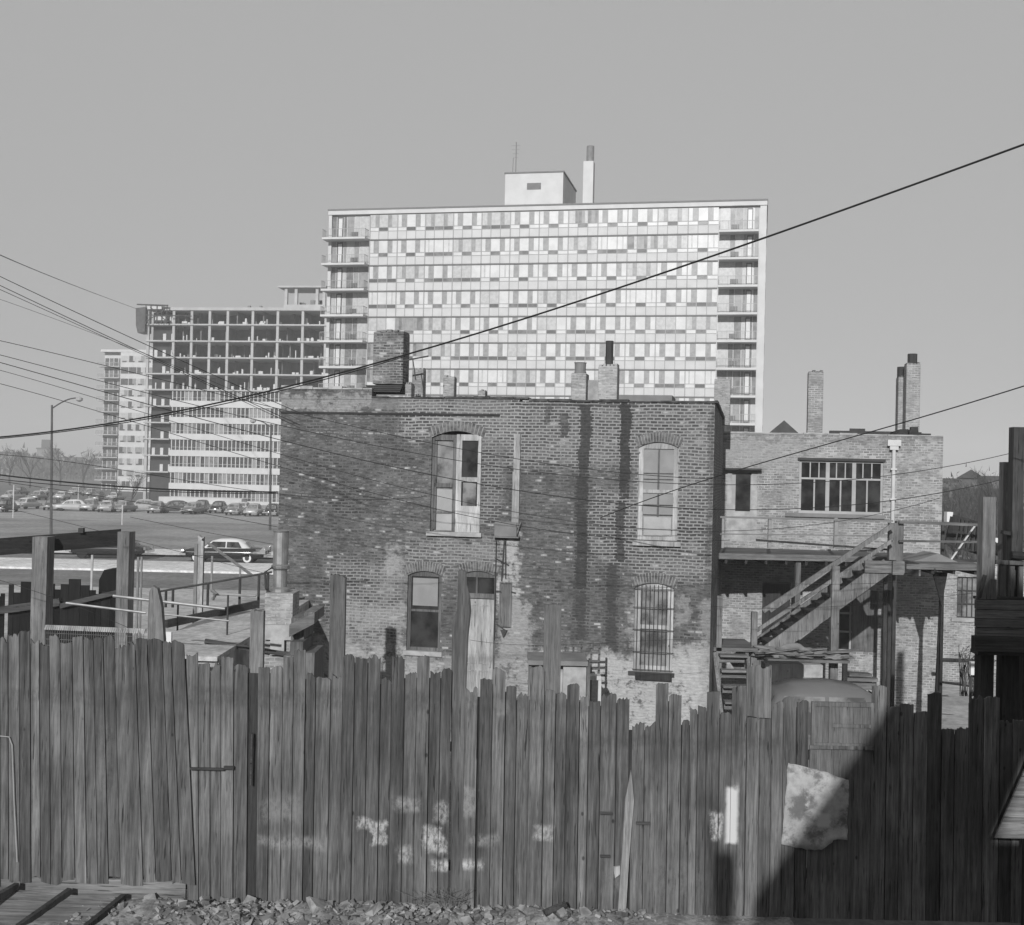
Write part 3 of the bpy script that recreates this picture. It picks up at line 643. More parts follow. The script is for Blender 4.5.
# collapsed slatted frame and sheet on the landing
cf = thing('slatted_crate', 'broken dark slatted crate tipped over at the far end of the wooden landing', 'crate', (at(962,550,28.6).x, 28.6, zf))
q = MB(); P = lambda x,y: at(x,y,28.6)
for (a1,b1,a2,b2) in ((953,516,979,523),(950,530,978,537),(948,544,977,553)): q.bar(P(a1,b1),P(a2,b2),.06,.06)
for t in range(7):
    u = t/6; q.bar(P(954+24*u,517+6*u),P(948+27*u,545+8*u),.05 if t else .16,.07)
W(q, cf, 'slats', M['timber_dark'])
q = MB(); q.bar(at(976,524,28.4), at(950,561,28.4), .035, .035); W(q, cf, 'loose_stick', M['offwhite'])
q = MB(); q.prism([(at(915,556,28.2).x,zf+.004),(at(960,556,28.2).x,zf+.004),(at(950,552,28.2).x,zf+.1),(at(940,549,28.2).x,zf+.2),(at(928,553,28.2).x,zf+.1)], 28.3, 29.3); W(q, cf, 'tarpaulin', M['midgrey'])
# stairs
sc = thing('staircase', 'straight wooden outdoor staircase climbing right to the landing in front of the low building', 'staircase', (at(760,690,27.4).x, 27.4, 0))
pT = at(888, 563, 27.4); pB = at(760, 655, 27.4)
for Y in (27.4, 28.5):
    q = MB(); a = Vector((pT.x, Y, pT.z-.05)); _d = (pB-pT).normalized(); b = Vector((pB.x, Y, pB.z-.07))+Vector((_d.x,0,_d.z))*.55; q.bar(a, b, .06, .34); W(q, sc, 'stringer', M['porch'])
q = MB(); a = pT; b = pB; n = 12
for k in range(n):
    t = (k+.5)/n; p = b.lerp(a, t); q.box(p.x-.16, p.x+.14, 27.46, 28.46, p.z-.03, p.z+.01)
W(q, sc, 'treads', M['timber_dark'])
q = MB(); q.box(pT.x-.55, pT.x+.35, 27.3, 27.38, pT.z-.22, pT.z+.05); q.box(pT.x+.05, pT.x+.3, 27.2, 27.3, pT.z-.25, pT.z+.06); W(q, sc, 'top_beam', M['porch_h'])
q = MB(); q.bar(at(893,525,27.4), at(763,611,27.4), .07, .1); q.bar(at(893,540,27.4), at(753,633,27.4), .06, .08); W(q, sc, 'handrail', M['porch'])
q = MB(); q.bar(at(890,526,28.5), at(770,611,28.5), .06, .08); W(q, sc, 'handrail', M['porch'])
for (px, p0, p1) in ((832,566,999),(751,612,999)): post(sc, px, p0, p1, 27.28 if px==832 else 27.2, .17 if px==832 else .13, 'porch', 'newel_post')
# lower landing and flight towards camera
q = MB(); zl = at(735,648,27).z; q.box(at(713,648,27).x, at(758,648,27).x, 27.0, 28.6, zl-.08, zl); W(q, sc, 'lower_landing', M['porch_h'])
q = MB(); nst = 7
for k in range(nst):
    z = zl-.12-k*(zl-.12)/nst; y = 27-.02-k*.24
    q.box(at(718,660,27).x, at(745,660,27).x, y-.26, y, z-.05, z); q.box(at(718,660,27).x+.02, at(745,660,27).x-.02, y-.03, y-.005, z-.2, z-.055)
W(q, sc, 'lower_treads', M['porch_h'])
for px in (714.5, 747):
    q = MB(); X = at(px,660,27).x; q.prismx([(27,zl-.1),(27,zl-.45),(25.4,-.0),(25.2,0),(25.2,.2)], X-.04, X+.03); W(q, sc, 'stringer', M['porch'])
post(sc, 719, 596, 700, 27.0, .12, 'porch', 'newel_post')
# ------------------------------------------------------------------ junk under the stairs
tb = thing('workbench', 'rough trestle bench under the staircase loaded with planks and rags', 'bench', (at(805,660,26.8).x, 26.8, 0))
q = MB(); zt_ = at(810,660,26.8).z; q.box(at(768,660,26.8).x, at(850,660,26.8).x, 26.8, 27.25, zt_-.06, zt_); W(q, tb, 'top', M['timber_h'])
for px in (772, 846): q = MB(); X = at(px,670,26.8).x; q.box(X-.05,X+.05,26.85,26.95,0,zt_-.065); W(q, tb, 'leg', M['timber_dark'])
def lump(name, label, cat, c, sx, sy, sz, mat, seed, group=None, sub=3, amp=.25, kind=None):
    import bmesh
    rr = random.Random(seed); bm = bmesh.new(); bmesh.ops.create_icosphere(bm, subdivisions=sub, radius=1)
    ph = [rr.uniform(0,6) for _ in range(6)]
    for v in bm.verts:
        d = 1+amp*(math.sin(v.co.x*3+ph[0])*math.sin(v.co.y*4+ph[1])+.6*math.sin(v.co.z*6+ph[2]+v.co.x*5)+.4*math.sin(v.co.x*11+ph[3])*math.sin(v.co.z*9+ph[4]))
        v.co = Vector((v.co.x*sx*d, v.co.y*sy*d, (v.co.z if v.co.z > -.45 else -.45)*sz*d))
    zmin = min(v.co.z for v in bm.verts)
    for v in bm.verts: v.co.z -= zmin
    me = bpy.data.meshes.new(name); bm.to_mesh(me); bm.free(); me.materials.append(mat)
    for p in me.polygons: p.use_smooth = sub > 2
    o = bpy.data.objects.new(name, me); C.objects.link(o); o.location = c
    return tag(o, label, cat, group, kind)
p = at(795,650,27.0); lump('tarpaulin', 'crumpled grey tarpaulin heaped on the bench under the stairs', 'tarpaulin', (p.x-.1, 27.02, zt_), .62, .2, .16, M['midgrey'], 3, amp=.4, sub=4)
p = at(835,650,27.0); lump('sack', 'smaller lumpy sack at the right end of the bench under the stairs', 'sack', (p.x+.1, 27.02, zt_), .3, .18, .09, M['midgrey'], 5, amp=.4, sub=4)
q = MB(); rr = random.Random(22)
for k in range(16):
    x = rr.uniform(at(770,650,27).x, at(845,650,27).x); z = zt_+.03+rr.random()*.16; q.bar((x-rr.uniform(.2,.5),26.75+rr.random()*.2,z+rr.uniform(-.03,.06)),(x+rr.uniform(.2,.5),26.8+rr.random()*.3,z+rr.uniform(-.04,.1)),rr.uniform(.06,.2),.02)
tag(q.build('scrap_boards', M['timber_h'], base=True), 'loose scrap boards thrown over the tarpaulin on the bench', 'planks', None, 'stuff')
q = MB(); rr = random.Random(2)
for k in range(8):
    y = rr.uniform(26.9,27.2); z = zt_-.3-k*.11; x0_ = at(840,670,27).x+rr.uniform(-.05,.15); q.bar((x0_, 26.9, z), (x0_+rr.uniform(.5,.8), 26.95, z+rr.uniform(-.03,.03)), .25, .08)
tag(q.build('plank_pile', M['timber_h'], base=True), 'stack of short broken planks beside the bench leg under the stairs', 'planks')
q = MB(); q.pbox(804,823,665,678,26.45,26.7); tag(q.build('box', M['plaster'], base=True, bevel=.01), 'small pale carton among the junk below the staircase bench', 'box')
q = MB(); q.pbox(765,803,664,700,26.3,26.75); tag(q.build('crate', M['timber_dark'], base=True), 'dark closed wooden crate under the staircase behind the old car', 'crate')
# ------------------------------------------------------------------ TOWER (finished slab block)
T = Fr(763, 400, 122, 11.7); tw = T.root('apartment_tower', 'tall finished white slab block of flats with balconies at both ends, behind the brick house', 'tower')
M['t_white'] = m_plain('tower_panel', .6, .55, .06, .8); M['t_frame'] = m_plain('tower_mullion', .34, .5, .05, .8); M['t_line'] = m_plain('tower_slab_edge', .2, .7, .08)
M['t_light'] = m_plain('tower_blind', .66, .35, .08, 1.2); M['t_grey'] = m_plain('tower_drape', .3, .35, .15, 2.5); M['t_glass'] = m_plain('tower_glass', .2, .25, .3, 1.5); M['t_vent'] = m_plain('tower_vent', .09, .4, .2, 2.); M['t_mid'] = m_plain('tower_curtain', .5, .35, .12, 3.)
TM = [M['t_frame'], M['t_light'], M['t_grey'], M['t_glass'], M['t_vent'], M['t_mid'], M['t_white']]
tx0 = T.X(327, 300); tz1 = T.Z(540, 206); tzb = T.Z(540, 212.6)
fh = (T.Z(400, 237.5+0) - T.Z(400, 237.5+25.85*6))/6; ztop = T.Z(400, 213.5)
bL = T.X(368, 300); bR = T.X(717, 300)
nfl = 12; TD = 17.
q = MB(); q.box(tx0, 0, .35, TD, -.2, ztop); q.box(bL, bR, .12, .349, -.2, ztop)
q.box(-.65, 0, .0, .348, -.2, ztop); q.box(tx0, tx0+.35, 0, .348, -.2, ztop); q.build('wall', M['t_white'], tw)
q = MB(); q.box(tx0-.05, .05, -.12, TD, ztop+.003, tz1); q.build('parapet', M['t_white'], tw)
q = MB(); q.box(tx0-.1, .1, -.2, TD+.05, tz1+.002, tz1+.16); q.build('coping', M['t_line'], tw)
zfl = [ztop - k*fh for k in range(nfl+1)]
for k in range(1, nfl+1):
    q = MB(); z = zfl[k]; q.box(bL, bR, .0, .118, z-.07, z+.03); q.box(.002, .03, .5, TD-.5, z-.08, z+.03); q.build('slab_edge', M['t_line'], tw)
nb = 12; bwid = (bR-bL)/nb; rr = random.Random(21)
row_mode = {}
def tower_window(x0, x1, zt, mode, rr):
    """one bay: three lights over vents, spandrel panels below"""
    q = MB(); w = (x1-x0)/3; zv = zt-fh*.52; zs = zt-fh*.665; zb_ = zt-fh+.07
    q.box(x0-.02, x0+.08, .02, .118, zb_, zt-.12); q.box(x0+w-.035, x0+w+.035, .04, .118, zb_, zt-.12); q.box(x0+2*w-.035, x0+2*w+.035, .04, .118, zb_, zt-.12)
    q.box(x0+.05, x1, .06, .118, zv-.03, zv+.03); q.box(x0+.05, x1, .05, .118, zs-.03, zs+.03)
    def pane(a, b, m, lo=zv+.03, hi=zt-.12, y=.09): q.box(a, b, y, y+.02, lo, hi, m)
    L, G, GL, V, MD, WH = 1, 2, 3, 4, 5, 6
    if mode == 'A':
        pane(x0+.05, x0+w*.45, L); pane(x0+w*.45, x0+w-.02, G); pane(x0+w+.02, x0+2*w-.02, L); pane(x0+2*w+.02, x0+2*w+w*.5, G); pane(x0+2.5*w, x1, L)
    elif mode == 'B':
        n = 9
        for k in range(n):
            a = x0+.05+(x1-x0-.05)*k/n; b = x0+.05+(x1-x0-.05)*(k+1)/n; pane(a, b, rr.choice([G, GL, G, MD]), y=.085+.006*(k % 2))
    elif mode == 'C':
        pane(x0+.05, x0+w*.35, L); pane(x0+w*.35, x0+w*.5, MD); pane(x0+w*.5, x0+w-.02, L); pane(x0+w+.02, x0+2*w-.02, L); pane(x0+2*w+.02, x0+2.5*w, L); pane(x0+2.5*w, x0+2.65*w, MD); pane(x0+2.65*w, x1, L)
    elif mode == 'D':
        pane(x0+.05, x0+w*.6, MD); pane(x0+w*.6, x0+w-.02, G); pane(x0+w+.02, x0+2*w-.02, MD); pane(x0+2*w+.02, x0+2.4*w, G); pane(x0+2.4*w, x1, MD)
    else:
        pane(x0+.05, x0+w-.02, MD); pane(x0+w+.02, x0+2*w-.02, MD); pane(x0+2*w+.02, x1, L)
    sides = V if rr.random() < .12 else (GL if rr.random() < .2 else L)
    pane(x0+.05, x0+w-.02, sides, zs+.03, zv-.03); pane(x0+w+.02, x0+2*w-.02, V if rr.random() < .45 else GL, zs+.03, zv-.03); pane(x0+2*w+.02, x1, sides, zs+.03, zv-.03)
    for j in range(3): q.box(x0+w*j+(.05 if j == 0 else .02), x0+w*(j+1)-(.02 if j < 2 else 0), .075, .09, zb_, zs-.03, WH)
    return q
rest = MB()
for f in range(nfl):
    base = rr.choice('AACD')
    for j in range(nb):
        mode = rr.choice(['A','A','A',base,'C','B','D','E']) if rr.random() < .8 else 'A'
        qq = tower_window(bL+bwid*j, bL+bwid*(j+1), zfl[f], mode, rr)
        if f < 8: qq.build('window', TM, tw)
        else:
            i = len(rest.v); rest.v += qq.v; rest.f += [tuple(k+i for k in t) for t in qq.f]; rest.mi += qq.mi
tag(rest.build('lower_windows', TM, tw), kind='stuff')
def balcony(x0, x1, zt, left, k):
    z = zt-fh; w = x1-x0
    ov0 = -.65 if left else -.0
    q = MB(); q.box(x0+ov0, x1, -1.25, .34, z-.09, z+.13); b = q.build('balcony', M['t_white'], tw)
    q = MB(); q.box(x0+ov0, x1, -1.23, -1.2, z+1.0, z+1.05); q.box(x0+ov0, x0+ov0+.03, -1.2, .0, z+1.0, z+1.05); q.box(x1-.03, x1, -1.2, .1, z+1.0, z+1.05)
    n = 26
    for j in range(n+1): xx = x0+ov0+(x1-x0-ov0-.03)*j/n; q.box(xx, xx+.022 if j % 6 else xx+.05, -1.225, -1.205, z+.13, z+1.0)
    for j in range(5): q.box(x1-.03, x1-.01, -1.1+j*.25, -1.08+j*.25, z+.13, z+1.0); q.box(x0+ov0, x0+ov0+.02, -1.1+j*.25, -1.08+j*.25, z+.13, z+1.0)
    q.build('railing', M['t_frame'], b)
    segs = [(.0,.10,3),(.12,.17,1),(.19,.29,2),(.31,.38,5),(.40,.58,3),(.60,.72,2),(.74,.98,5)]
    if not left: segs = [(1-b_, 1-a_, m) for (a_, b_, m) in segs]
    q = MB()
    for (a_, b_, m) in segs: q.box(x0+w*a_, x0+w*b_, .30, .335, z+.14, zt-.12, rr.choice([m, m, 2, 3, 5]))
    a_ = .14 if left else .70
    q.box(x0+w*a_, x0+w*(a_+.15), .26, .298, z+.14, zt-.2, 4); q.box(x0+w*(a_+.025), x0+w*(a_+.125), .24, .258, z+.4, zt-.35, 1)
    c_ = .5 if left else .3
    q.box(x0+w*c_, x0+w*(c_+.2), .25, .29, z+.5, z+.95, 4)
    q.build('glazing', TM, b)
for f in range(nfl):
    balcony(tx0+.36, bL-.1, zfl[f], True, f); balcony(bR+.1, -.76, zfl[f], False, f)
a,b,c,dz = T.rect(505, 563, 173, 206, 3.); q = MB(); q.box(a, b, 3., 12, tz1-.5, dz); ph = q.build('penthouse', M['t_white'], tw)
q = MB(); q.box(a-.1, b+.1, 2.9, 12.1, dz+.002, dz+.15); q.build('coping', M['t_line'], ph)
a,b,c,dz = T.rect(527, 541, 183, 189.5, 3.); MB().box(a,b,2.96,3.02,c,dz).build('window', M['t_vent'], ph)
a,b,c,dz = T.rect(583, 593, 161, 207, 5.); q = MB(); q.box(a,b,5.,6.2,tz1-.5,dz); sk = q.build('chimney', M['t_white'], tw)
q = MB(); q.lathe([(.42,0),(.42,T.Z(589,145,5.)-dz),(.3,T.Z(589,145,5.)-dz+.05)], ((a+b)/2+.1,5.6,dz+.01), 14); q.build('flue', M['midgrey'], sk)
a,b,c,dz = T.rect(516, 518, 142, 172, 6.); q = MB(); q.bar((a,6,c-.3),(a,6,dz),.1,.1); q.bar((a-.35,6,c-.3),(a-.3,6,c+1.6),.06,.06)
for k in range(4): q.bar((a-.6+.1*k,6,dz-.4-k*.45),(a+.5-.1*k,6,dz-.4-k*.45),.025,.025)
q.build('antenna', M['t_line'], tw)
for k in range(0, 12):
    q = MB(); z = zfl[k]-fh
    for y in (3., 7., 11., 15.): q.box(.003, .03, y, y+1.3, z+1., z+2.1)
    q.build('side_windows', M['t_grey'], tw)
# ------------------------------------------------------------------ UNFINISHED TOWER
Q = Fr(146, 400, 204, 8.5); uf = Q.root('unfinished_tower', 'concrete frame tower under construction, upper floors open and lower floors already glazed', 'tower')
ux1 = Q.X(334, 380); slabY = [308.8, 324.5, 341, 357.6, 374, 390]
colpx = [173,191,209,227,252,277,302,325]
zs_ = [Q.Z(209, y) for y in slabY]; dzf = zs_[1]-zs_[2]
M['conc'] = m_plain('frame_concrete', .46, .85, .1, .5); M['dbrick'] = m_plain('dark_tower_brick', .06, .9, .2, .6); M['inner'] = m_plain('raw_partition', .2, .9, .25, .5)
xw = Q.X(171, 380)
for i, z in enumerate(zs_):
    th = .42 if i == 0 else .16; q = MB(); q.box(-.3 if 0 < i else 0, ux1, -.25, 15, z-th/2-.08, z+th/2); q.build('floor_slab', M['conc'], uf)
for i in range(5):
    za = zs_[i+1]+.082; zb_ = zs_[i]-.29 if i == 0 else zs_[i]-.162
    for px in [147.5]+colpx:
        x = Q.X(px, 350); q = MB(); q.box(x-.22, x+.22, .0, .3, za, zb_); q.build('column', M['conc'], uf)
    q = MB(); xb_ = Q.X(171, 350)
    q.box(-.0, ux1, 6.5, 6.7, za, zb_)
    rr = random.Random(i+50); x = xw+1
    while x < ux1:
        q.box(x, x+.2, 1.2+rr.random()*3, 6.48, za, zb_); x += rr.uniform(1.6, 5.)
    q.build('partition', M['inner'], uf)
    q = MB()
    for k in range(26):
        x = rr.uniform(.5, ux1); y = rr.uniform(.8, 3); w = rr.choice([.15,.2,.3,.5,.9]); h = rr.uniform(.3, 1.5 if w < .4 else .8); q.box(x, x+w, y, y+.3, za, za+h)
    tag(q.build('building_material', M['offwhite'], uf), kind='stuff')
# left bay in dark brick
zg = -.2
nlow = int((zs_[5])/dzf)
q = MB(); q.box(.3, xw, 1.5, 1.8, zg, zs_[0]-.5); q.box(xw, xw+.25, .3, 1.4, zg, zs_[0]-.5); q.build('dark_brick_wall', M['dbrick'], uf)
for k in range(1, 11):
    z = zs_[0]-.4-k*dzf
    for xx in (2.1, 3.6, .6):
        if xx == .6 and k % 3: continue
        q = MB(); q.box(xx, xx+.55, 1.44, 1.49, z+.5, z+1.9); q.build('window', M['offwhite'], uf)
    if k > 4:
        q = MB(); zz = zs_[5]-(k-5)*dzf; 
        if k > 5: q.box(-.3, xw, -.25, 1.45, zz-.16, zz+.06); q.build('floor_slab', M['conc'], uf)
q = MB(); q.box(-.1, .4, 0, .5, 0, zs_[5]-.2); q.build('corner_pier', M['conc'], uf)
# glazed lower floors
nL = 7; xe = ux1
q = MB(); q.box(xw+.3, xe, .25, 14.8, zg, zs_[5]-.17); q.build('core', M['dbrick'], uf)
bays = [xw+.3]+[Q.X(p, 450) for p in (191,209,227,252,277,302)]+[xe]
for r in range(nL):
    zt_ = zs_[5]-.1-r*dzf; zb_ = zt_-dzf*.62
    if r == 0: zt_ -= .08
    q = MB(); q.box(xw+.1, xe, -.1, .24, zt_-dzf+.02 if r < nL-1 else zt_-dzf, zb_-.01); q.build('spandrel', M['t_white'], uf)
    for a, b in zip(bays, bays[1:]):
        q = MB(); n = max(3, round((b-a)/.78)); rr = random.Random(int(a*10)+r)
        for j in range(n):
            xx = a+(b-a)*j/n; q.box(xx, xx+.14, .02, .2, zb_, zt_, 0); 
            q.box(xx+.14, a+(b-a)*(j+1)/n, .16, .18, zb_, zt_, rr.choice([1,1,1,1,3,2]))
        q.box(a, b, .0, .01, zb_+.45, zb_+.5, 0)
        q.build('window', [M['t_white'], M['dark'], M['t_glass'], M['t_grey']], uf)
zz = zs_[5]-nL*dzf-.2
q = MB(); q.box(xw-.5, Q.X(247, 503), -2.5, 0, zg, Q.Z(210, 497.5)); q.build('ground_floor_wall', M['t_white'], uf)
# rooftop frame penthouse, hoist, roof clutter
a,b,c,dz = Q.rect(284, 318, 287, 302, 4.); q = MB(); q.box(a-1, b+1.5, 3.5, 10, dz-.15, dz+.15)
for px in (286, 296, 317, 324): x = Q.X(px, 295, 4.); q.box(x-.25, x+.25, 4, 4.5, zs_[0]+.25, dz-.16)
q.box(a, b+1, 3.9, 4.0, zs_[0]+.25, zs_[0]+1.3); q.build('roof_frame', M['conc'], uf)
q = MB(); rr = random.Random(4)
for k in range(9): x = rr.uniform(a+1.5, b-.5); q.box(x, x+rr.uniform(.3,1.), 6, 6.6, zs_[0]+.3, zs_[0]+rr.uniform(1.6,2.5))
q.box(Q.X(241,306), Q.X(243.5,306), 3, 3.5, zs_[0]+.2, Q.Z(242,303)); q.box(Q.X(253,306), Q.X(255,306), 3, 3.5, zs_[0]+.2, Q.Z(254,305)+.3); q.build('roof_plant', M['midgrey'], uf)
ho = thing('scaffold_hoist', 'dark sheeted scaffold bay hanging off the top left corner of the unfinished tower', 'scaffold', tuple(Q.o - Q.w*1.0)[:2]+(Q.Z(145,333,-1.),), -Q.a)
zb0 = ho.location.z
def hz(py): return Q.Z(145, py, -1.)-zb0
def hx(px): return Q.X(px, 318, -1.)
q = MB(); q.prism([(hx(135.5),hz(308)),(hx(145),hz(307)),(hx(145),hz(332)),(hx(138),hz(333)),(hx(136),hz(325))], 0, 2.5); q.build('tarpaulin', M['t_vent'], ho)
q = MB(); q.prism([(hx(147),hz(309)),(hx(161),hz(309)),(hx(163),hz(306)),(hx(147),hz(305.5))], 0, 2.); q.box(hx(155),hx(165),.1,.5,hz(320),hz(315)); q.build('white_sheet', M['t_white'], ho)
q = MB(); 
for px in (146,151,157,162,167): q.bar((hx(px),-.1,hz(324)),(hx(px),-.1,hz(305)),.12,.12)
q.bar((hx(137),-.1,hz(304.5)),(hx(168),-.1,hz(305.5)),.2,.2); q.bar((hx(146),-.1,hz(322)),(hx(168),-.1,hz(307)),.12,.12); q.bar((hx(146),-.1,hz(315)),(hx(192),-.1,hz(316)),.14,.14); q.bar((hx(168),-.1,hz(322)),(hx(150),-.1,hz(307)),.12,.12)
q.build('scaffold_poles', M['dark'], ho)
# ------------------------------------------------------------------ FAR TOWER
S = Fr(146, 400, 286, 8.5); ft = S.root('apartment_tower', 'pale distant block of flats half hidden behind the left edge of the unfinished tower', 'tower')
sx0 = S.X(100, 420); sxe = S.X(172, 420); sxm = S.X(119, 420); zt_ = S.Z(122, 352); sfh = (S.Z(122, 367)-S.Z(122, 481))/10; zf0 = S.Z(122, 366.5)
q = MB(); q.box(sxm, sxe, .0, 15, -.2, zt_); q.box(sx0, sxm-.01, 1.6, 15, -.2, zt_-.01); q.build('wall', M['t_white'], ft)
q = MB(); q.box(sx0-.2, sxe, -.1, 15, zt_+.01, zt_+.6); q.build('parapet', M['t_white'], ft)
for k in range(12):
    z = zf0-k*sfh
    q = MB(); q.box(sx0-.9, sxm-.1, -.3, 1.58, z-.12, z+.12); b_ = q.build('balcony', M['conc'], ft)
    q = MB(); q.box(sx0-.9, sxm-.1, -.28, -.2, z+.85, z+.95)
    for j in range(16): xx = sx0-.9+(sxm-sx0+.8)*j/16; q.box(xx, xx+.06, -.28, -.2, z+.12, z+.85)
    q.build('railing', M['t_frame'], b_)
    q = MB()
    for j in range(4): xx = sx0+.2+j*1.15; q.box(xx, xx+.9, 1.5, 1.58, z+.15, z+2.1, j % 2)
    q.build('glazing', [M['t_vent'], M['t_glass']], b_)
rr = random.Random(8)
for k in range(12):
    z = zf0+sfh-k*sfh
    for j in range(6):
        xx = sxm+.15+j*2.05; q = MB(); q.box(xx, xx+.95, -.03, -.005, z-sfh*.62, z-.15, rr.choice([0,1,1,2])); q.box(xx+.97, xx+1.9, -.03, -.005, z-sfh*.62, z-.15, rr.choice([0,1,1,2])); q.box(xx+.3, xx+1.4, -.04, -.035, z-sfh*.62, z-sfh*.5, 2); q.build('window', [M['t_grey'], M['t_mid'], M['t_vent']], ft)
# ------------------------------------------------------------------ far low housing and woods on the horizon
rr = random.Random(12)
fg = 'hazy low buildings along the left horizon'
for i, (px, w, h, Y, lb) in enumerate([(4,16,470-17,640,'hazy low block at the far left edge of the horizon'),(22,14,457,700,'hazy low block second from the left edge of the horizon'),(42,10,449,740,'hazy block with a small rooftop tower left of the street lamp top'),(66,14,458,720,'hazy low block just right of the tall street lamp post'),(86,12,462,660,'hazy low block beside the distant flats')]):
    a = at(px-w/2, h, Y); b = at(px+w/2, h, Y); F0 = thing('distant_building', lb, 'building', ((a.x+b.x)/2, Y, 0), 0, None)
    hw = (b.x-a.x)/2; q = MB(); q.box(-hw, hw, 0, 20, 0, a.z); q.build('wall', M['midgrey'], F0)
    q = MB(); q.box(-hw-.5, hw+.5, -.5, 20.5, a.z+.01, a.z+.8); 
    if i == 2: q.box(-2, 3, 4, 9, a.z+.8, a.z+6)
    q.build('roof', M['dark'], F0)
    q = MB()
    for r in range(int(a.z/4)):
        for c in range(int(hw*2/4)): q.box(-hw+1+c*4, -hw+2.6+c*4, -.06, -.01, 1.2+r*4, 3.2+r*4)
    tag(q.build('windows', M['dark'], F0), kind='stuff')
# twiggy leafless trees
M['bark'] = m_plain('bark', .07, .95, .25, 3.)
def tree_mesh(seed, h, spread=1., depth=5, r0=None):
    rr = random.Random(seed); tr = MB(); cr_ = MB(); r0 = r0 or h*.022
    def br(p, d, L, r, k):
        q_ = p+d*L*.5+Vector((rr.uniform(-.06,.06),rr.uniform(-.06,.06),0))*L; e = p+d*L
        (tr if k >= depth-1 else cr_).tube([p, q_, e], [r, r*.85, r*.66], 5 if k >= depth-1 else 3, cap=False)
        if k == 0: return
        for _ in range(rr.choice([2,3,3]) if k < depth else 4):
            nd = (d+Vector((rr.uniform(-1,1),rr.uniform(-1,1),rr.uniform(-.15,.6)))*.62*spread).normalized(); br(p+d*L*rr.uniform(.6,1.), nd, L*rr.uniform(.6,.82), r*.55, k-1)
    br(Vector((0,0,0)), Vector((0,0,1)), h*.3, r0, depth); return tr, cr_
trees = {}
def tree(px, py, Y, h, label, seed, group=None):
    key = seed
    if key not in trees:
        t_, c_ = tree_mesh(seed, 10.); root = thing('bare_tree', label, 'tree', (0,0,0), 0, group); a = t_.build('trunk', M['bark'], root); b = c_.build('crown', M['bark'], root); trees[key] = root; o = root
    else: o = dup(trees[key], (0,0,0), 0, label)
    p = at(px, py, Y); o.location = (p.x, Y, 0); s_ = h/10.; o.scale = (s_, s_, s_); o.rotation_euler = (0,0,random.uniform(0,6)); return o
# trees between the far block and the parking lot (left)
for i, (px, Y, h, sd_, lb) in enumerate([(10,330,14,1,'leafless hazy tree at the far left end of the parking lot'),(30,300,12,2,'leafless hazy tree left of the tall street lamp'),(60,340,15,3,'leafless hazy tree just right of the tall street lamp'),(84,310,13,1,'leafless hazy tree in front of the distant flats on the left')]):
    tree(px, 480, Y, h, lb, sd_)
for i, (px, Y, h, sd_, lb) in enumerate([(133,176,6.5,2,'bushy leafless tree between parked cars below the distant flats'),(118,188,5,3,'smaller leafless tree left of the bushy one below the distant flats')]):
    tree(px, 480, Y, h, lb, sd_)
def m_leafmass(name, v):
    t = NT(name); p = t.node('ShaderNodeNewGeometry').outputs['Position']; n = t.noise(p, .35, 6, .7); return t.out(t.math('MULTIPLY', v, t.rng(n,.3,.7,.5,1.5)), .95, n, .3, 1., .1)
def wood(name, x0, x1, y0, y1, n, h, seed, mat, sz=1.6):
    rr = random.Random(seed); q = MB()
    for k in range(n):
        x = rr.uniform(x0,x1); y = rr.uniform(y0,y1); hh = h*rr.uniform(.55,1.1)*(.8+.25*math.sin(x*.07)); 
        for j in range(10):
            c = Vector((x+rr.gauss(0,2.), y+rr.gauss(0,2.), hh*rr.uniform(.15,1.))); d = Vector((rr.uniform(-1,1),rr.uniform(-1,1),rr.uniform(.2,1.5))).normalized()*sz*rr.uniform(.6,1.5); e = d.cross(Vector((rr.uniform(-1,1),rr.uniform(-1,1),rr.uniform(-1,1)))).normalized()*sz*.22
            q.tri(c-e, c+e, c+d)
        q.bar((x,y,0),(x,y,hh*.6),.3,.3)
    return tag(q.build(name, mat), kind='stuff')
wl = wood('far_woods', -420, -165, 480, 620, 620, 13, 3, m_leafmass('winter_woods', .09), 2.6)
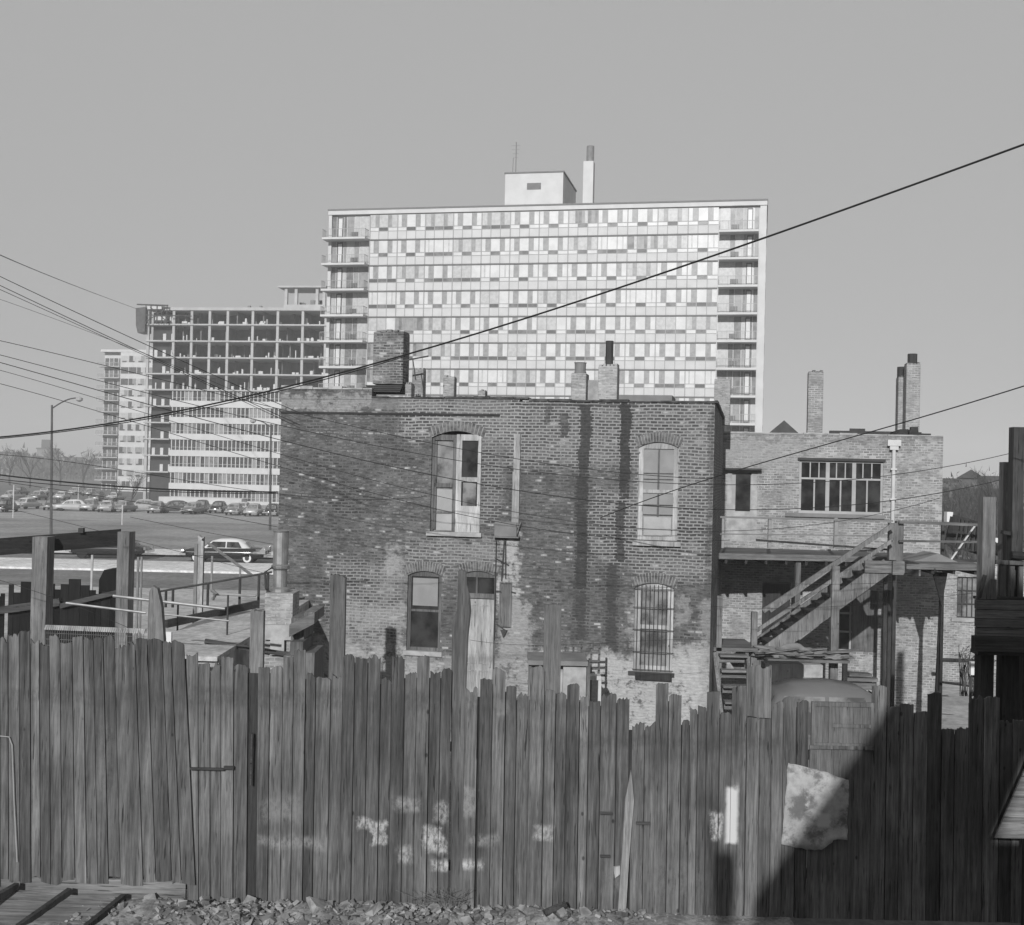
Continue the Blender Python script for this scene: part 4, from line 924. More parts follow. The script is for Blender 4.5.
# ------------------------------------------------------------------ parked cars
CP = {}
for nm, v, r in (('black_paint',.02,.15),('grey_paint',.16,.2),('pale_paint',.45,.25),('white_paint_car',.7,.25),('blue_grey_paint',.09,.2),('mid_paint',.15,.3)):
    CP[nm] = m_plain(nm, v, r, .06, 1.5, spec=.5, bstr=0)
def car_parts(root, paint, roofpaint, L=4.9, Wd=1.85, H=1.55, fins=False, detail=True):
    """a 1950s saloon, nose toward -x (local), lofted from cross sections"""
    def loft(secs, name, mats, parent, n_mi=None, sm=True):
        q = MB(); n = len(secs[0]); 
        for s_ in secs: q.v += s_
        for k in range(len(secs)-1):
            for j in range(n-1):
                a = k*n+j; q.f.append((a, a+1, a+n+1, a+n)); q.mi.append(0)
        q.f.append(tuple(range(n))[::-1]); q.f.append(tuple(range((len(secs)-1)*n, len(secs)*n))); q.mi += [0,0]
        o = q.build(name, mats, parent, smooth=sm); return o
    h = L/2
    prof = [(-h,.42,.62,.80),(-h+.12,.36,.8,.95),(-h+.5,.3,.86,1.0),(-h+1.2,.28,.9,1.0),(-h+1.7,.27,.93,1.0),(0,.27,.93,1.0),(h-1.5,.27,.94,1.0),(h-.9,.29,.95 if fins else .9,1.0),(h-.25,.36,.93 if fins else .78,.96),(h,.44,.8 if fins else .62,.86)]
    secs = []
    for (x,zb_,zt_,wf) in prof:
        w = Wd/2*wf; secs.append([(x,-w*.92,zb_),(x,-w,zb_+.12),(x,-w,(zb_+zt_)/2+.05),(x,-w*.93,zt_-.06),(x,-w*.8,zt_),(x,0,zt_+.04),(x,w*.8,zt_),(x,w*.93,zt_-.06),(x,w,(zb_+zt_)/2+.05),(x,w,zb_+.12),(x,w*.92,zb_)])
    body = loft(secs, 'body', paint, root); fixn(body)
    zt0 = .93; c0, c1 = -.95, 1.45
    gs = []
    for (x, z, wf) in ((c0-.35, zt0, .80),(c0+.15,H-.14,.66),(c0+.6,H-.03,.66),(c0+1.3,H,.66),(c1-.55,H-.05,.66),(c1-.2,H-.22,.66),(c1+.25, zt0+.02, .78)):
        w = Wd/2*wf; wb_ = Wd/2*.82; gs.append([(x,-wb_,zt0-.05),(x,-w,max(z-.12,zt0)),(x,-w*.85,z),(x,0,z+.03*(z > zt0+.1)),(x,w*.85,z),(x,w,max(z-.12,zt0)),(x,wb_,zt0-.05)])
    ro = loft(gs, 'roof', roofpaint, root); fixn(ro)
    g = MB()
    for s in (-1, 1):
        yb, yt = s*(Wd/2*.81+.012), s*(Wd/2*.665+.02)
        for (a, b, at_, bt_) in ((c0-.12, .12, c0+.25, .12),(.2, 1.15, .2, .92)):
            g.quad((a,yb,zt0+.04),(b,yb,zt0+.04),(bt_,yt,H-.17),(at_,yt,H-.17))
    g.quad((c0-.36,-.62,zt0+.06),(c0-.36,.62,zt0+.06),(c0+.07,.52,H-.15),(c0+.07,-.52,H-.15)); g.quad((c1+.27,-.6,zt0+.08),(c1+.27,.6,zt0+.08),(c1-.12,.5,H-.2),(c1-.12,-.5,H-.2))
    g.build('window', M['glass'] if detail else M['glass_mid'], root)
    for (x, s) in ((-h+.95,-1),(-h+.95,1),(h-1.05,-1),(h-1.05,1)):
        y = s*(Wd/2-.1); q = MB(); q.tube([(x,y-s*.1,.33),(x,y+s*.085,.33)], .335, 18); wh = q.build('wheel', M['rubber'], root)
        q = MB(); q.tube([(x,y+s*.086,.33),(x,y+s*.1,.33)], .26, 18); q.build('whitewall', M['white'], wh) if detail else None
        if detail: q = MB(); q.tube([(x,y+s*.101,.33),(x,y+s*.12,.33)], .14, 14); q.build('hubcap', M['dark'], wh)
    q = MB(); q.bar((-h-.08,-Wd*.47,.5),(-h-.08,Wd*.47,.5),.12,.16); q.box(-h-.05,-h+.25,-Wd*.49,-Wd*.46,.42,.58); q.build('bumper', M['chrome'], root)
    q = MB(); q.bar((h+.06,-Wd*.47,.5),(h+.06,Wd*.47,.5),.12,.16); q.build('bumper', M['chrome'], root)
    for s in (-1,1):
        q = MB(); q.tube([(-h-.05,s*.66,.72),(-h+.08,s*.66,.72)], .11, 12); q.build('headlight', M['chrome'], root)
        q = MB(); q.box(h-.1,h+.04,s*.78-.07,s*.78+.07,.62,.8 if not fins else 1.0); q.build('tail_light', M['chrome'] if fins else M['midgrey'], root)
# the car in the street (nose to the left)
g1 = ground_at(228, 561.5); sc1 = thing('parked_car', 'two tone saloon, dark body and white roof, driving left along the street', 'car', (g1.x, 77.0, .012), 0)
car_parts(sc1, CP['black_paint'], CP['white_paint_car'], 5.2, 1.95, 1.5, True)
for s in (-1,1):
    q = MB(); q.box(2.1,2.75,s*.97-.05,s*.97+.05,.85,.9); q.prism([(1.9,.62),(2.7,.62),(2.7,1.05),(2.55,1.05),(2.35,.8),(1.9,.74)], s*.96-.03, s*.96+.03); q.build('tail_fin', M['chrome'], sc1)
q = MB(); q.box(-2.3,2.2,-.99,-.975,.66,.69); q.build('chrome_strip', M['chrome'], sc1)
g2 = ground_at(92, 559); c2 = thing('parked_car', 'low dark saloon in the street seen between the two thick timber posts', 'car', (at(140,560,78).x-2.0, 78.2, .012), 0); car_parts(c2, CP['black_paint'], CP['grey_paint'], 5., 1.85, 1.45, False, False)
lotp = {}
def lotcar(px, py, kind, rot, label):
    g_ = ground_at(px, py); loc = (g_.x, g_.y, .012)
    if kind not in lotp:
        r = thing('parked_car', label, 'car', loc, R_(rot), 'cars parked in the far lot'); a, b, H = {'k':('black_paint','black_paint',1.6),'g':('grey_paint','pale_paint',1.55),'w':('pale_paint','white_paint_car',1.5),'b':('blue_grey_paint','blue_grey_paint',1.65),'p':('pale_paint','pale_paint',1.6)}[kind]
        car_parts(r, CP[a], CP[b], 4.8, 1.85, H, False, False); lotp[kind] = r; return r
    return dup(lotp[kind], loc, R_(rot), label)
lot = [(5,512,'k',90,'dark car cut by the left edge of the photo'),(26,509,'w',80,'white car second from the left edge, under the hazy trees'),(53,510,'b',100,'dark car at the foot of the tall street lamp'),
 (73,511,'w',10,'long white car side on, just right of the tall street lamp'),(90,511,'p',95,'pale car facing the street left of the pale hatch of cars below the distant flats'),(107,512,'w',100,'white car below the left side of the distant flats'),(124,512,'g',85,'grey car with a pale roof below the distant flats'),
 (143,511,'p',20,'pale car where the distant flats meet the unfinished tower'),(157,513,'g',95,'grey car left of the white ground floor wall'),(176,513,'b',30,'dark car turned sideways before the white ground floor wall'),(193,514,'g',85,'round grey car before the white ground floor wall'),(202,512,'b',92,'car half hidden behind the round grey one'),
 (219,513,'k',90,'small black round car standing alone before the white wall'),(235,515,'g',92,'grey car right of the lone black car'),(243,513,'w',88,'white roofed car squeezed behind two grey cars'),(254,516,'p',90,'last fully visible pale car left of the brick house'),(273,516,'k',90,'dark car touching the left edge of the brick house'),
 (12,500,'p',85,'second row pale car near the left edge'),(38,500,'g',90,'second row grey car left of the lamp post'),(62,500,'w',95,'second row white car right of the lamp post'),(98,501,'b',90,'second row dark car below the far balconies'),(115,501,'w',85,'second row white car below the far balconies'),
 (20,495,'k',90,'third row dark car far left'),(46,495,'w',90,'third row white car by the lamp post'),(75,495,'p',92,'third row pale car before the woods'),(90,496,'g',90,'third row grey car before the woods')]
for a in lot: lotcar(*a)
# lot signs / posts
for px, p0, p1, lb in ((13,485,518,'thin pale sign pole standing among the lot cars at far left'),(78,485,505,'short pale pole in the lot behind the white cars'),(122,505,525,'thin post at the near kerb of the lot')):
    g_ = ground_at(px, p1); q = MB(); q.tube([(g_.x,g_.y,0),(g_.x,g_.y,at(px,p0,g_.y).z)], .06, 6); tag(q.build('sign_pole', M['offwhite'], base=True), lb, 'pole')
# ------------------------------------------------------------------ street lamps
def lamp(px, pb, pt, hx_, hy, label):
    g_ = ground_at(px, pb); r = thing('street_lamp', label, 'street lamp', (g_.x, g_.y, 0)); t = at(px+1, pt, g_.y); o = Vector((g_.x, g_.y, 0))
    q = MB(); q.tube([(0,0,0),(t.x-g_.x,0,t.z)], [.13,.09], 8); q.build('pole', M['t_vent'], r)
    e = at(hx_, hy, g_.y)-o; s = t-o; pts = []
    for k in range(9):
        u = k/8; pts.append((s.x+(e.x-s.x)*u, 0, s.z-.3+(e.z-s.z+.3)*math.sin(u*math.pi/2)))
    q = MB(); q.tube(pts, .06, 6); q.build('arm', M['t_vent'], r)
    q = MB(); sg = 1 if e.x > s.x else -1; q.lathe([(.1,.12),(.3,0),(.28,-.2),(.08,-.32)], (e.x+sg*.2,0,e.z), 10); q.build('lamp_head', M['lightgrey'], r)
lamp(51, 535, 405, 77, 398, 'tall street lamp with curved arm at the left, rising above the timber gate')
lamp(270, 530, 424, 255, 420, 'street lamp with short curved arm against the glazed floors, beside the brick house edge')
# ------------------------------------------------------------------ right background: houses and bare trees
def bg_house(px0, px1, py0, Y, label, gable=True, v='midgrey'):
    a = at(px0, py0, Y); b = at(px1, py0, Y); r = thing('row_house', label, 'house', ((a.x+b.x)/2, Y, 0), -R_(21)); hw = (b.x-a.x)/2; zt_ = a.z
    q = MB(); q.box(-hw, hw, 0, 10, 0, zt_); q.build('wall', M[v], r)
    q = MB()
    if gable: q.prism([(-hw-.3,zt_+.002),(hw+.3,zt_+.002),(0,zt_+hw*.8)], -.3, 10.3)
    else: q.box(-hw-.1, hw+.1, -.15, 10.1, zt_+.002, zt_+.5)
    q.build('roof', M['dark'], r)
    nr = max(1, int(zt_/3)); nc = max(2, int(hw*2/2.6))
    for i in range(nr):
        for j in range(nc):
            x = -hw+hw*2*(j+.5)/nc; q = MB(); q.box(x-.5, x+.5, -.04, .0-.005, 1.1+i*3, 2.7+i*3); q.build('window', M['glass'], r)
    return r
M['bgbrick'] = m_plain('distant_brick', .13, .9, .25, 1.)
bg_house(940, 962, 482, 150, 'hazy house left of the gabled one behind the landing', False, 'bgbrick')
bg_house(960, 982, 478, 128, 'distant gabled house roof left of the dark post', True, 'bgbrick')
bg_house(984, 1003, 480, 140, 'flat roofed distant house right of the small gable', False, 'bgbrick')
bg_house(1004, 1040, 474, 160, 'distant house at the right edge behind the tall dark post', False, 'bgbrick')
bg_house(914, 940, 482, 175, 'distant house half hidden by the low brick building', False, 'bgbrick')
rr = random.Random(33)
tl = ['leafless tree nearest the corner of the low brick building','leafless tree left of the small distant gable','leafless tree in front of the small distant gable','leafless tree right of the small distant gable','leafless tree beside the post of the dark porch','leafless tree behind the dark post at the right edge','slim leafless tree above the wooden landing','second slim leafless tree above the wooden landing','leafless tree at the right edge of the photo','low leafless tree behind the broken crate','small leafless tree between landing and dark porch']
for i, lb in enumerate(tl):
    px = [948,955,966,976,988,1004,951,961,1018,972,994][i]; Y = [92,80,88,74,84,78,60,66,70,56,62][i]; h = [8.6,7.6,8.,7.6,8.6,9,6.6,6.8,8.2,5.8,6.4][i]
    tree(px, 490, Y, h, lb, [11,12,13][i % 3])
wood('far_woods', 38, 110, 95, 125, 900, 8.2, 5, m_leafmass('winter_scrub', .07), .42)
q = MB(); q.pbox(984,999,538,552,45,45.3); tag(q.build('white_sign', M['white'], base=True), 'small white board beyond the dark porch among the trees', 'board')
q = MB(); q.pbox(947,953,512,522,42,42.3); tag(q.build('white_sign', M['white'], base=True), 'small white panel just left of the broken crate', 'board')
# ------------------------------------------------------------------ old car under the stairs
oc = thing('parked_car', 'old round topped car parked below the staircase, mostly hidden by the fence', 'car', (6.1, 24.1, 0), 0)
car_parts(oc, CP['mid_paint'], CP['mid_paint'], 4.3, 1.7, 1.78, False, False); oc.scale = (.97, 1.05, 1.12)
# ------------------------------------------------------------------ FRONT FENCE
def wp(px, py, Y): p = at(px, py, Y); return (p.x, p.z-YZ)
fence = thing('board_fence', 'tall weathered fence of upright salvaged boards running across the whole foreground', 'fence', (0, FY, YZ))
def fboard(px0, px1, py, mat='fence', dy=0., over=0., bot=None, jag=0, lean=0., label=None, name='board', th=.025, rseed=0):
    rr = random.Random(int(px0*7)+rseed); Y = FY+dy
    a = at(px0-over, py, Y); b = at(px1+over, py, Y); x0 = a.x+.0045; x1 = b.x-.0045; zt_ = (a.z+b.z)/2-YZ
    zb_ = -.08 if bot is None else at((px0+px1)/2, bot, Y).z-YZ
    n = max(3, int((x1-x0)/.014)); top = []; sl_t = rr.uniform(-.02,.02); rg = rr.random()**2; cw = 0.
    for k in range(n+1):
        t = k/n; cw = cw*.6+rr.uniform(-1,1)*(.006+rg*.03)
        e_ = -.035*jag*max(0, abs(t-.5)-.33)*6; top.append((x1+(x0-x1)*t, zt_+cw+sl_t*(t-.5)+e_))
    botp = [(x0, zb_+rr.uniform(-.02,.02)), ((x0+x1)/2, zb_+rr.uniform(-.03,.03)), (x1, zb_+rr.uniform(-.02,.02))]
    poly = [(x, z) for x, z in botp]+[(x, z) for x, z in top]
    sh = rr.uniform(-.012,.012)+ROLL*(-zt_)*0
    q = MB(); i = 0; y0 = dy+rr.uniform(-.006,.006); tl_ = rr.uniform(-.006,.006)
    # boards lean the way the whole picture shows them: top to the right of the foot
    poly = [(x-(zt_-z)*(lean if lean is not None else lean_at(px0)+(lean_at(px1)-lean_at(px0))*(x-x0)/(x1-x0)), z) for x, z in poly]
    q.prism(poly, y0, y0+th)
    ob = q.build(name, M[mat], fence)
    if label: ob['label'] = label
    return ob
def lean_at(px):
    K = [(-30,-.028),(0,-.028),(60,-.035),(100,-.048),(135,-.06),(184.5,-.072),(185.5,-.03),(260,-.015),(330,-.006),(2000,-.006)]
    for (a, u), (b, v) in zip(K, K[1:]):
        if a <= px <= b: return u+(v-u)*(px-a)/(b-a)
    return -.006
BD = [(-30,-14,640),(-14,0,637),(0,8,639),(8,19,636),(19,30,632),(30,39,639),(39,49,643),(49,60,637),(60,72,643),(72,83,637),(83,93,638),(93,103,638),(103,114,636),(114,135,645),(135,147,639),(147,162,640),(162,171,641),(171,184,642),
 (186,198,654),(198,210,663),(210,221,667),(221,234,657),(234,248,665),(258,270,668),(270,283,667),(283,294,657),(294,306,650),(306,316,674),(316,331,677),(331,343,675),(343,355,655),(355,368,658),(368,381,658),(381,392,679),(392,405,657),(405,417,673),(417,430,658),(430,441,673),(441,452,669),
 (465,478,692),(480,493,679),(493,506,669),(506,517,687),(517,530,695),(530,545,667),(545,556,690),(556,567,694),(567,580,684),(580,589,697),(589,601,701),(601,617,696),(617,630,698),(632,645,725),(645,656,723),(656,669,683),(669,682,696),(682,690,720),(690,698,709),(698,707,706),(707,720,692),(720,732,713),(732,747,687),(747,760,718),(760,772,706),
 (772,784,703),(784,797,698),(797,809,702),(872,887,686),(887,900,707),(900,914,704),(914,928,712),(928,942,693),(942,955,729),(955,969,729),(969,984,698),(984,1000,698),(1000,1013,722),(1013,1026,720),(1026,1040,715),(1040,1056,722),(1056,1070,710)]
for i, (a, b, t) in enumerate(BD):
    left = b <= 184
    ln_ = -.028 if b < 60 else -.042 if b < 100 else -.055 if b < 136 else -.075 if b <= 184 else -.025 if b < 260 else -.006
    fboard(a, b, t, 'fence', dy=(-.03 if left else 0.)+random.choice([0,.004,.008,.014]), bot=(881+random.uniform(-4,5)) if left else None, jag=random.choice([0,0,.3,.8]), lean=None, rseed=i)
bk = MB()
for (a, b, t), (a2, b2_, t2) in zip(BD, BD[1:]):
    if a2-b > 10 or b > 1040: continue
    ln_ = lean_at((b+a2)/2)
    p = at((b+a2)/2, max(t,t2)+5, FY+.06); zt_ = p.z-YZ; zb_ = .15 if b <= 184 else 0.
    w_ = .045+max(0,(a2-b))*.006; bk.prism([(p.x-w_-(zt_-zb_)*ln_,zb_),(p.x+w_-(zt_-zb_)*ln_,zb_),(p.x+w_,zt_),(p.x-w_,zt_)], .042+.02*(int(a)%2), .058+.02*(int(a)%2))
tag(bk.build('backing_laths', M['timber_dark'], fence), kind='stuff')
for (a, b, t, w, lb) in [(250,264,610,'timber','short pale stub post rising above the fence at left'),(544,562,605,'timber','paired square posts rising above the fence'),(330,346,576,'timber','tall squared post rising above the fence')]:
    fboard(a, b, t, w, dy=.07, lean=-.006, label=lb, name='post', th=.1, rseed=3)

fboard(746.5, 772, 666, 'fence', dy=-.035, bot=717, lean=-.006, label='broad board standing proud beside the staircase')
q = MB(); q.prism([wp(*t, FY+.05) for t in ((450,925),(464,925),(465,760),(466,690),(468,640),(471,612),(470,598),(467,585),(466,571),(458,570),(458,585),(457,610),(452,622),(451,690),(451,800))], .06, .17); ob = q.build('post', M['timber'], fence, bevel=.015); ob['label'] = 'bark edged gnarled post rising high above the fence'
# pointed post with bolt
a = at(147,588,FY); 
q = MB(); q.prism([wp(147,700,FY+.02), wp(163,700,FY+.02), wp(163.5,640,FY+.02), wp(161,606,FY+.02), wp(157,589,FY+.02), wp(152,586,FY+.02), wp(149,592,FY+.02), wp(147.5,620,FY+.02)], .03, .13); ob = q.build('post', M['timber'], fence); ob['label'] = 'pointed tapering post at left'
# pale weathered batten and offcut on the boards
q = MB(); q.prism([wp(617,925,FY-.04),wp(625,925,FY-.04),wp(629,860,FY-.04),wp(634,800,FY-.04),wp(631,770,FY-.04),wp(625,800,FY-.04),wp(622,850,FY-.04)], -.05, -.006); ob = q.build('batten', M['pale_batten'], fence); ob['label'] = 'pale bark stripped batten nailed low on the fence'
q = MB(); q.prism([wp(613,867,FY-.03),wp(620,866,FY-.03),wp(620,874,FY-.03),wp(615,878,FY-.03)], -.04, -.008); q.build('offcut', M['doorwood'], fence)
# old panelled door used in the fence, rails, plinth
x0,z0 = wp(811,745,FY); x1,z1 = wp(874,703,FY)
q = MB(); q.box(x0, x1, .005, .03, z0, z1)
for (a,b,c,d) in ((0,.05,0,1),(.28,.33,0,1),(.95,1,0,1),(.33,.95,.0,.06),(.33,.95,.42,.5),(.33,.95,.9,1),(.05,.28,.9,1),(.05,.28,0,.06)): q.box(x0+(x1-x0)*a, x0+(x1-x0)*b, -.012, .004, z0+(z1-z0)*c, z0+(z1-z0)*d)
ob = q.build('door_panel', M['fence_light'], fence); ob['label'] = 'old panelled door reused between the boards'
q = MB(); x2,z2 = wp(808,930,FY); q.box(wp(809,800,FY)[0], wp(873,800,FY)[0], .01, .035, -.08, z0-.01); q.box(x0-.02, x1, -.02, .008, z0-.04, z0+.0); ob = q.build('sheet_below_door', M['fence'], fence)
q = MB()
for py in (752, 872): q.bar((at(-60,py-14,FY).x, .16, at(-60,py-14,FY).z-YZ), (at(1090,py+12,FY).x, .15, at(1090,py+12,FY).z-YZ), .08, .1)
q.build('rail', M['timber_dark_h'], fence)
q = MB(); q.box(at(-60,880,FY).x, at(186,880,FY).x, -.012, .02, at(90,912,FY).z-YZ-.1, at(90,878,FY).z-YZ); q.build('plinth', M['timber_dark_h'] if False else M['timber_h'], fence)
# horizontal battens / hasps seen on the boards
for (a,b,c,dd_) in ((190,224,768,769.5),(224,234,766,769),(250,258,733,785),(600,612,812,814),(600,610,855,857),(636,650,822,824)):
    x0,z0 = wp(a,dd_,FY-.03); x1,z1 = wp(b,c,FY-.03)
    if b-a < 12 and dd_-c > 20: x1 = x0+.02
    q = MB(); q.box(x0, x1, -.05, -.02, z0, z1); q.build('batten', M['timber_dark_h'], fence)
# string line and cord at the left boards
q = MB(); q.tube([at(0,736,FY-.06), at(9,737,FY-.06), at(12,745,FY-.06), at(14,800,FY-.06), at(17,862,FY-.06)], .006, 5); tag(q.build('cord', M['lightgrey'], base=True), 'white cord hanging down the fence near its left end', 'cord')
# peeling white sheet nailed to the boards
sheet_ = []
def sh_m():
    t = NT('peeling_sheet'); p = t.node('ShaderNodeNewGeometry').outputs['Position']; a = t.noise(p, 3.2, 6, .7); b = t.noise(p, 11., 5, .7)
    v = t.math('MULTIPLY', t.rng(a, .36, .5, .2, .44), t.rng(b, .3, .7, .8, 1.15))
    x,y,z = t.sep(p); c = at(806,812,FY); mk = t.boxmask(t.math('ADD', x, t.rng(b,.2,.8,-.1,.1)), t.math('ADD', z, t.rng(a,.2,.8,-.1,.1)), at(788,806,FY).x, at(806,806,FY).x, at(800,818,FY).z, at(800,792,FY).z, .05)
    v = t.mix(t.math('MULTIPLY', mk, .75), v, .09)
    c1 = at(818,812,FY); c2 = at(829,838,FY); mk = t.boxmask(t.math('ADD', x, t.rng(b,.2,.8,-.03,.03)), z, c1.x, c2.x, at(824,826,FY).z, c1.z, .02)
    v = t.mix(t.math('MULTIPLY', mk, .9), v, .62); return t.out(v, .8, b, .01, .6, .2)
M['peel'] = sh_m()
q = MB(); top = [(788,763),(806,766),(828,773),(849,780)]; bot = [(781,845),(796,848),(812,850),(822,849),(832,843),(834,840),(847,840)]
nU, nV = 18, 12; idx = {}
def lerpl(L, t):
    k = min(int(t*(len(L)-1)), len(L)-2); u = t*(len(L)-1)-k; return (L[k][0]*(1-u)+L[k+1][0]*u, L[k][1]*(1-u)+L[k+1][1]*u)
rr = random.Random(77)
pts = []
for j in range(nV+1):
    row = []
    for i in range(nU+1):
        u, v = i/nU, j/nV; a = lerpl(top, u); b = lerpl(bot, u); px = a[0]*(1-v)+b[0]*v; py = a[1]*(1-v)+b[1]*v
        if i in (0, nU) or j in (0, nV): px += rr.uniform(-.8,.8); py += rr.uniform(-.8,.8)
        d = .05+.012*math.sin(u*7+v*3)+.05*max(0,v-.85)*6*(.3+u*.5)+.06*max(0,u-.93)*8+.02*math.sin(v*5)+.006*math.sin(u*23+v*9)*math.sin(v*17-u*6); row.append(at(px, py, FY-d))
    pts.append(row)
for j in range(nV):
    for i in range(nU): q.quad(pts[j+1][i], pts[j+1][i+1], pts[j][i+1], pts[j][i])
ob = q.build('nailed_sheet', M['peel'], base=True, smooth=True); weld(ob); s_ = ob.modifiers.new('t', 'SOLIDIFY'); s_.thickness = .006
tag(ob, 'peeling whitish board nailed on the fence, half in shadow, under the old door panel', 'board')
# lit plank panel leaning at the far right of the fence
q = MB(); P4 = [at(1030,758,FY-.25), at(995,838,FY-.25), at(1040,838,FY-.25), at(1060,758,FY-.25)]
rp = thing('leaning_panel', 'pale horizontal plank panel catching sun at the right edge of the picture', 'panel', (P4[1].x+.3, FY-.25, YZ))
q = MB(); zA = P4[0].z; zB_ = P4[1].z
for k in range(6):
    z0 = zB_-YZ+(zA-zB_+.5)*k/6; z1 = zB_-YZ+(zA-zB_+.5)*(k+1)/6-.008; s0 = (z0-(zB_-YZ))/(zA-zB_); X0_ = P4[1].x+(P4[0].x-P4[1].x)*s0-rp.location.x
    Xt_ = X0_+(P4[0].x-P4[1].x)*(z1-z0)/(zA-zB_); q.prism([(X0_,z0),(X0_+1.6,z0),(X0_+1.6,z1),(Xt_,z1)], 0, .03)
q.build('planks', M['porch_h'], rp)
q = MB(); q.box(.05, .15, .03, .1, 0, zB_-YZ+.3); q.box(1.2, 1.3, .03, .1, 0, zB_-YZ+.3); q.build('legs', M['timber_dark'], rp)
# ------------------------------------------------------------------ foreground ground litter
ramp = thing('board_platform', 'low sloping platform of grey boards with three battens lying at the lower left', 'platform', (at(60,905,13.2).x, 13.2, YZ))
def gp(px, py, Y, dz=0.): p = at(px, py, Y); return (p.x-ramp.location.x, Y-13.2, p.z-YZ+dz)
A = [gp(-40,884,13.72), gp(124,900,13.62), gp(88,930,13.0), gp(-90,930,13.0)]
q = MB(); nn = 4
def lp(a, b, t): return tuple(a[i]*(1-t)+b[i]*t for i in range(3))
for k in range(nn):
    a0 = lp(A[0],A[3],k/nn); a1 = lp(A[0],A[3],(k+.97)/nn); b0 = lp(A[1],A[2],k/nn); b1 = lp(A[1],A[2],(k+.97)/nn)
    q.quad(a1,b1,b0,a0); dn = (0,0,-.03); f_ = lambda p: (p[0],p[1],p[2]-.04); q.quad(f_(a1),f_(b1),b1,a1); q.quad(a0,b0,f_(b0),f_(a0)); q.quad(b1,f_(b1),f_(b0),b0)
q.build('boards', M['timber_h'], ramp)
for (x0,y0,x1,y1) in ((17,888,-30,915),(70,893,18,930),(124,899,86,930)):
    q = MB(); q.bar(gp(x0,y0,13.68,.025), gp(x1,y1,13.0,.025), .06, .07); q.build('batten', M['timber_dark'], ramp)
q = MB(); q.prism([gp(125,900,13.6)[::2], gp(90,932,13.6)[::2], (gp(90,932,13.6)[0], -.1), (gp(125,900,13.6)[0], -.1)], .42, .45); 
M['stone'] = m_plain('rubble_stone', .3, .9, .35, 7.); M['stone_d'] = m_plain('rubble_brick', .16, .9, .35, 7.)
rb = MB(); rr = random.Random(31); rbm = []
def chunk(mb, c, s, rr, m=0):
    n = 8; i = len(mb.v); pv = []
    for sx in (-1,1):
        for sy in (-1,1):
            for sz in (-1,1): pv.append(Vector((sx*rr.uniform(.5,1)*s, sy*rr.uniform(.5,1)*s, sz*rr.uniform(.12,.5)*s)))
    rot = Matrix.Rotation(rr.uniform(0,6), 3, 'Z') @ Matrix.Rotation(rr.uniform(-.6,.6), 3, 'X') @ Matrix.Rotation(rr.uniform(-.6,.6), 3, 'Y')
    for p in pv: mb.v.append(tuple(rot@p+Vector(c)))
    for f in ((0,1,3,2),(4,6,7,5),(0,4,5,1),(2,3,7,6),(0,2,6,4),(1,5,7,3)): mb.f.append(tuple(k+i for k in f)); mb.mi.append(m)
for k in range(2600):
    x = rr.triangular(-4.9, 3.2, -2.2) if k % 3 else rr.uniform(-4.8, 1.5); y = FY-rr.random()**1.5*.9-.04; s = rr.choice([.008,.012,.014,.02,.026,.034,.05])*(1 if rr.random() < .97 else 1.6) if x < 1.8 else .01
    hz_ = .10*math.exp(-((y-FY+.25)/.3)**2)*(1 if x < 1.6 else .3)
    chunk(rb, (x, y, YZ+hz_*rr.random()+.01), s*rr.uniform(.7,1.3), rr, rr.choice([0,0,1,2]))
tag(rb.build('rubble', [M['stone'], M['stone_d'], M['midgrey']]), kind='stuff')
mound = MB(); N1 = 60; 
for i in range(N1):
    for j in range(8):
        def zq(x, y): return YZ+.004+(.11*math.exp(-((y-FY+.2)/.28)**2))*(.5+.5*math.sin(x*2.3+1)*math.sin(x*5.1))*(1 if x < 1.3 else max(0,1-(x-1.3)))
        xa_ = -5.2+8.5*i/N1; xb_ = -5.2+8.5*(i+1)/N1; ya = FY-1.0+j*.14; yb = ya+.14
        mound.quad((xa_,ya,zq(xa_,ya)),(xb_,ya,zq(xb_,ya)),(xb_,yb,zq(xb_,yb)),(xa_,yb,zq(xa_,yb)))
tag(mound.build('dirt_bank', m_ground('loose_dirt', .3, 3., .6, 1.3, 12.), smooth=True), kind='structure')
bl = ['pale broken stone slab in the rubble at left','largest pale slab of rubble below the tapered fence post','flat pale slab near the middle of the rubble','pointed stone beside the platform','small whitish block at the foot of the fence left of centre','squared stone in the rubble under the tall squared post','low pale stone right of the middle of the rubble','last pale stone before the bare dirt at right']
for k, (px, py, s) in enumerate([(205,905,.07),(318,912,.12),(372,916,.11),(160,893,.09),(350,914,.06),(250,906,.08),(520,915,.07),(585,918,.07)]):
    g_ = ground_at(px, py+3, YZ); q = MB(); chunk(q, (g_.x, min(g_.y, FY-.12), YZ+.09), s, random.Random(k+5)); ob = q.build('rubble_stone', M['stone'], base=True); tag(ob, bl[k], 'stone'); 
q = MB(); g_ = at(555, 915, 13.55); q.tube([(g_.x-.12,13.5,YZ+.1),(g_.x+.12,13.6,YZ+.16)], .045, 8); tag(q.build('log', M['timber_dark'], base=True), 'short dark log end lying in the rubble below the pale batten', 'log')
# dried weeds tuft
q = MB(); rr = random.Random(6)
for k in range(60): 
    x = at(440,905,FY).x+rr.gauss(0,.12); q.tube([(x,FY-.1,YZ+.03),(x+rr.gauss(0,.05),FY-.12,YZ+.15),(x+rr.gauss(0,.12),FY-.16,YZ+rr.uniform(.15,.32))], .003, 3, cap=False)
tag(q.build('weeds', M['timber'], base=True), 'tuft of dry wiry weeds at the foot of the fence near the middle', 'weeds')
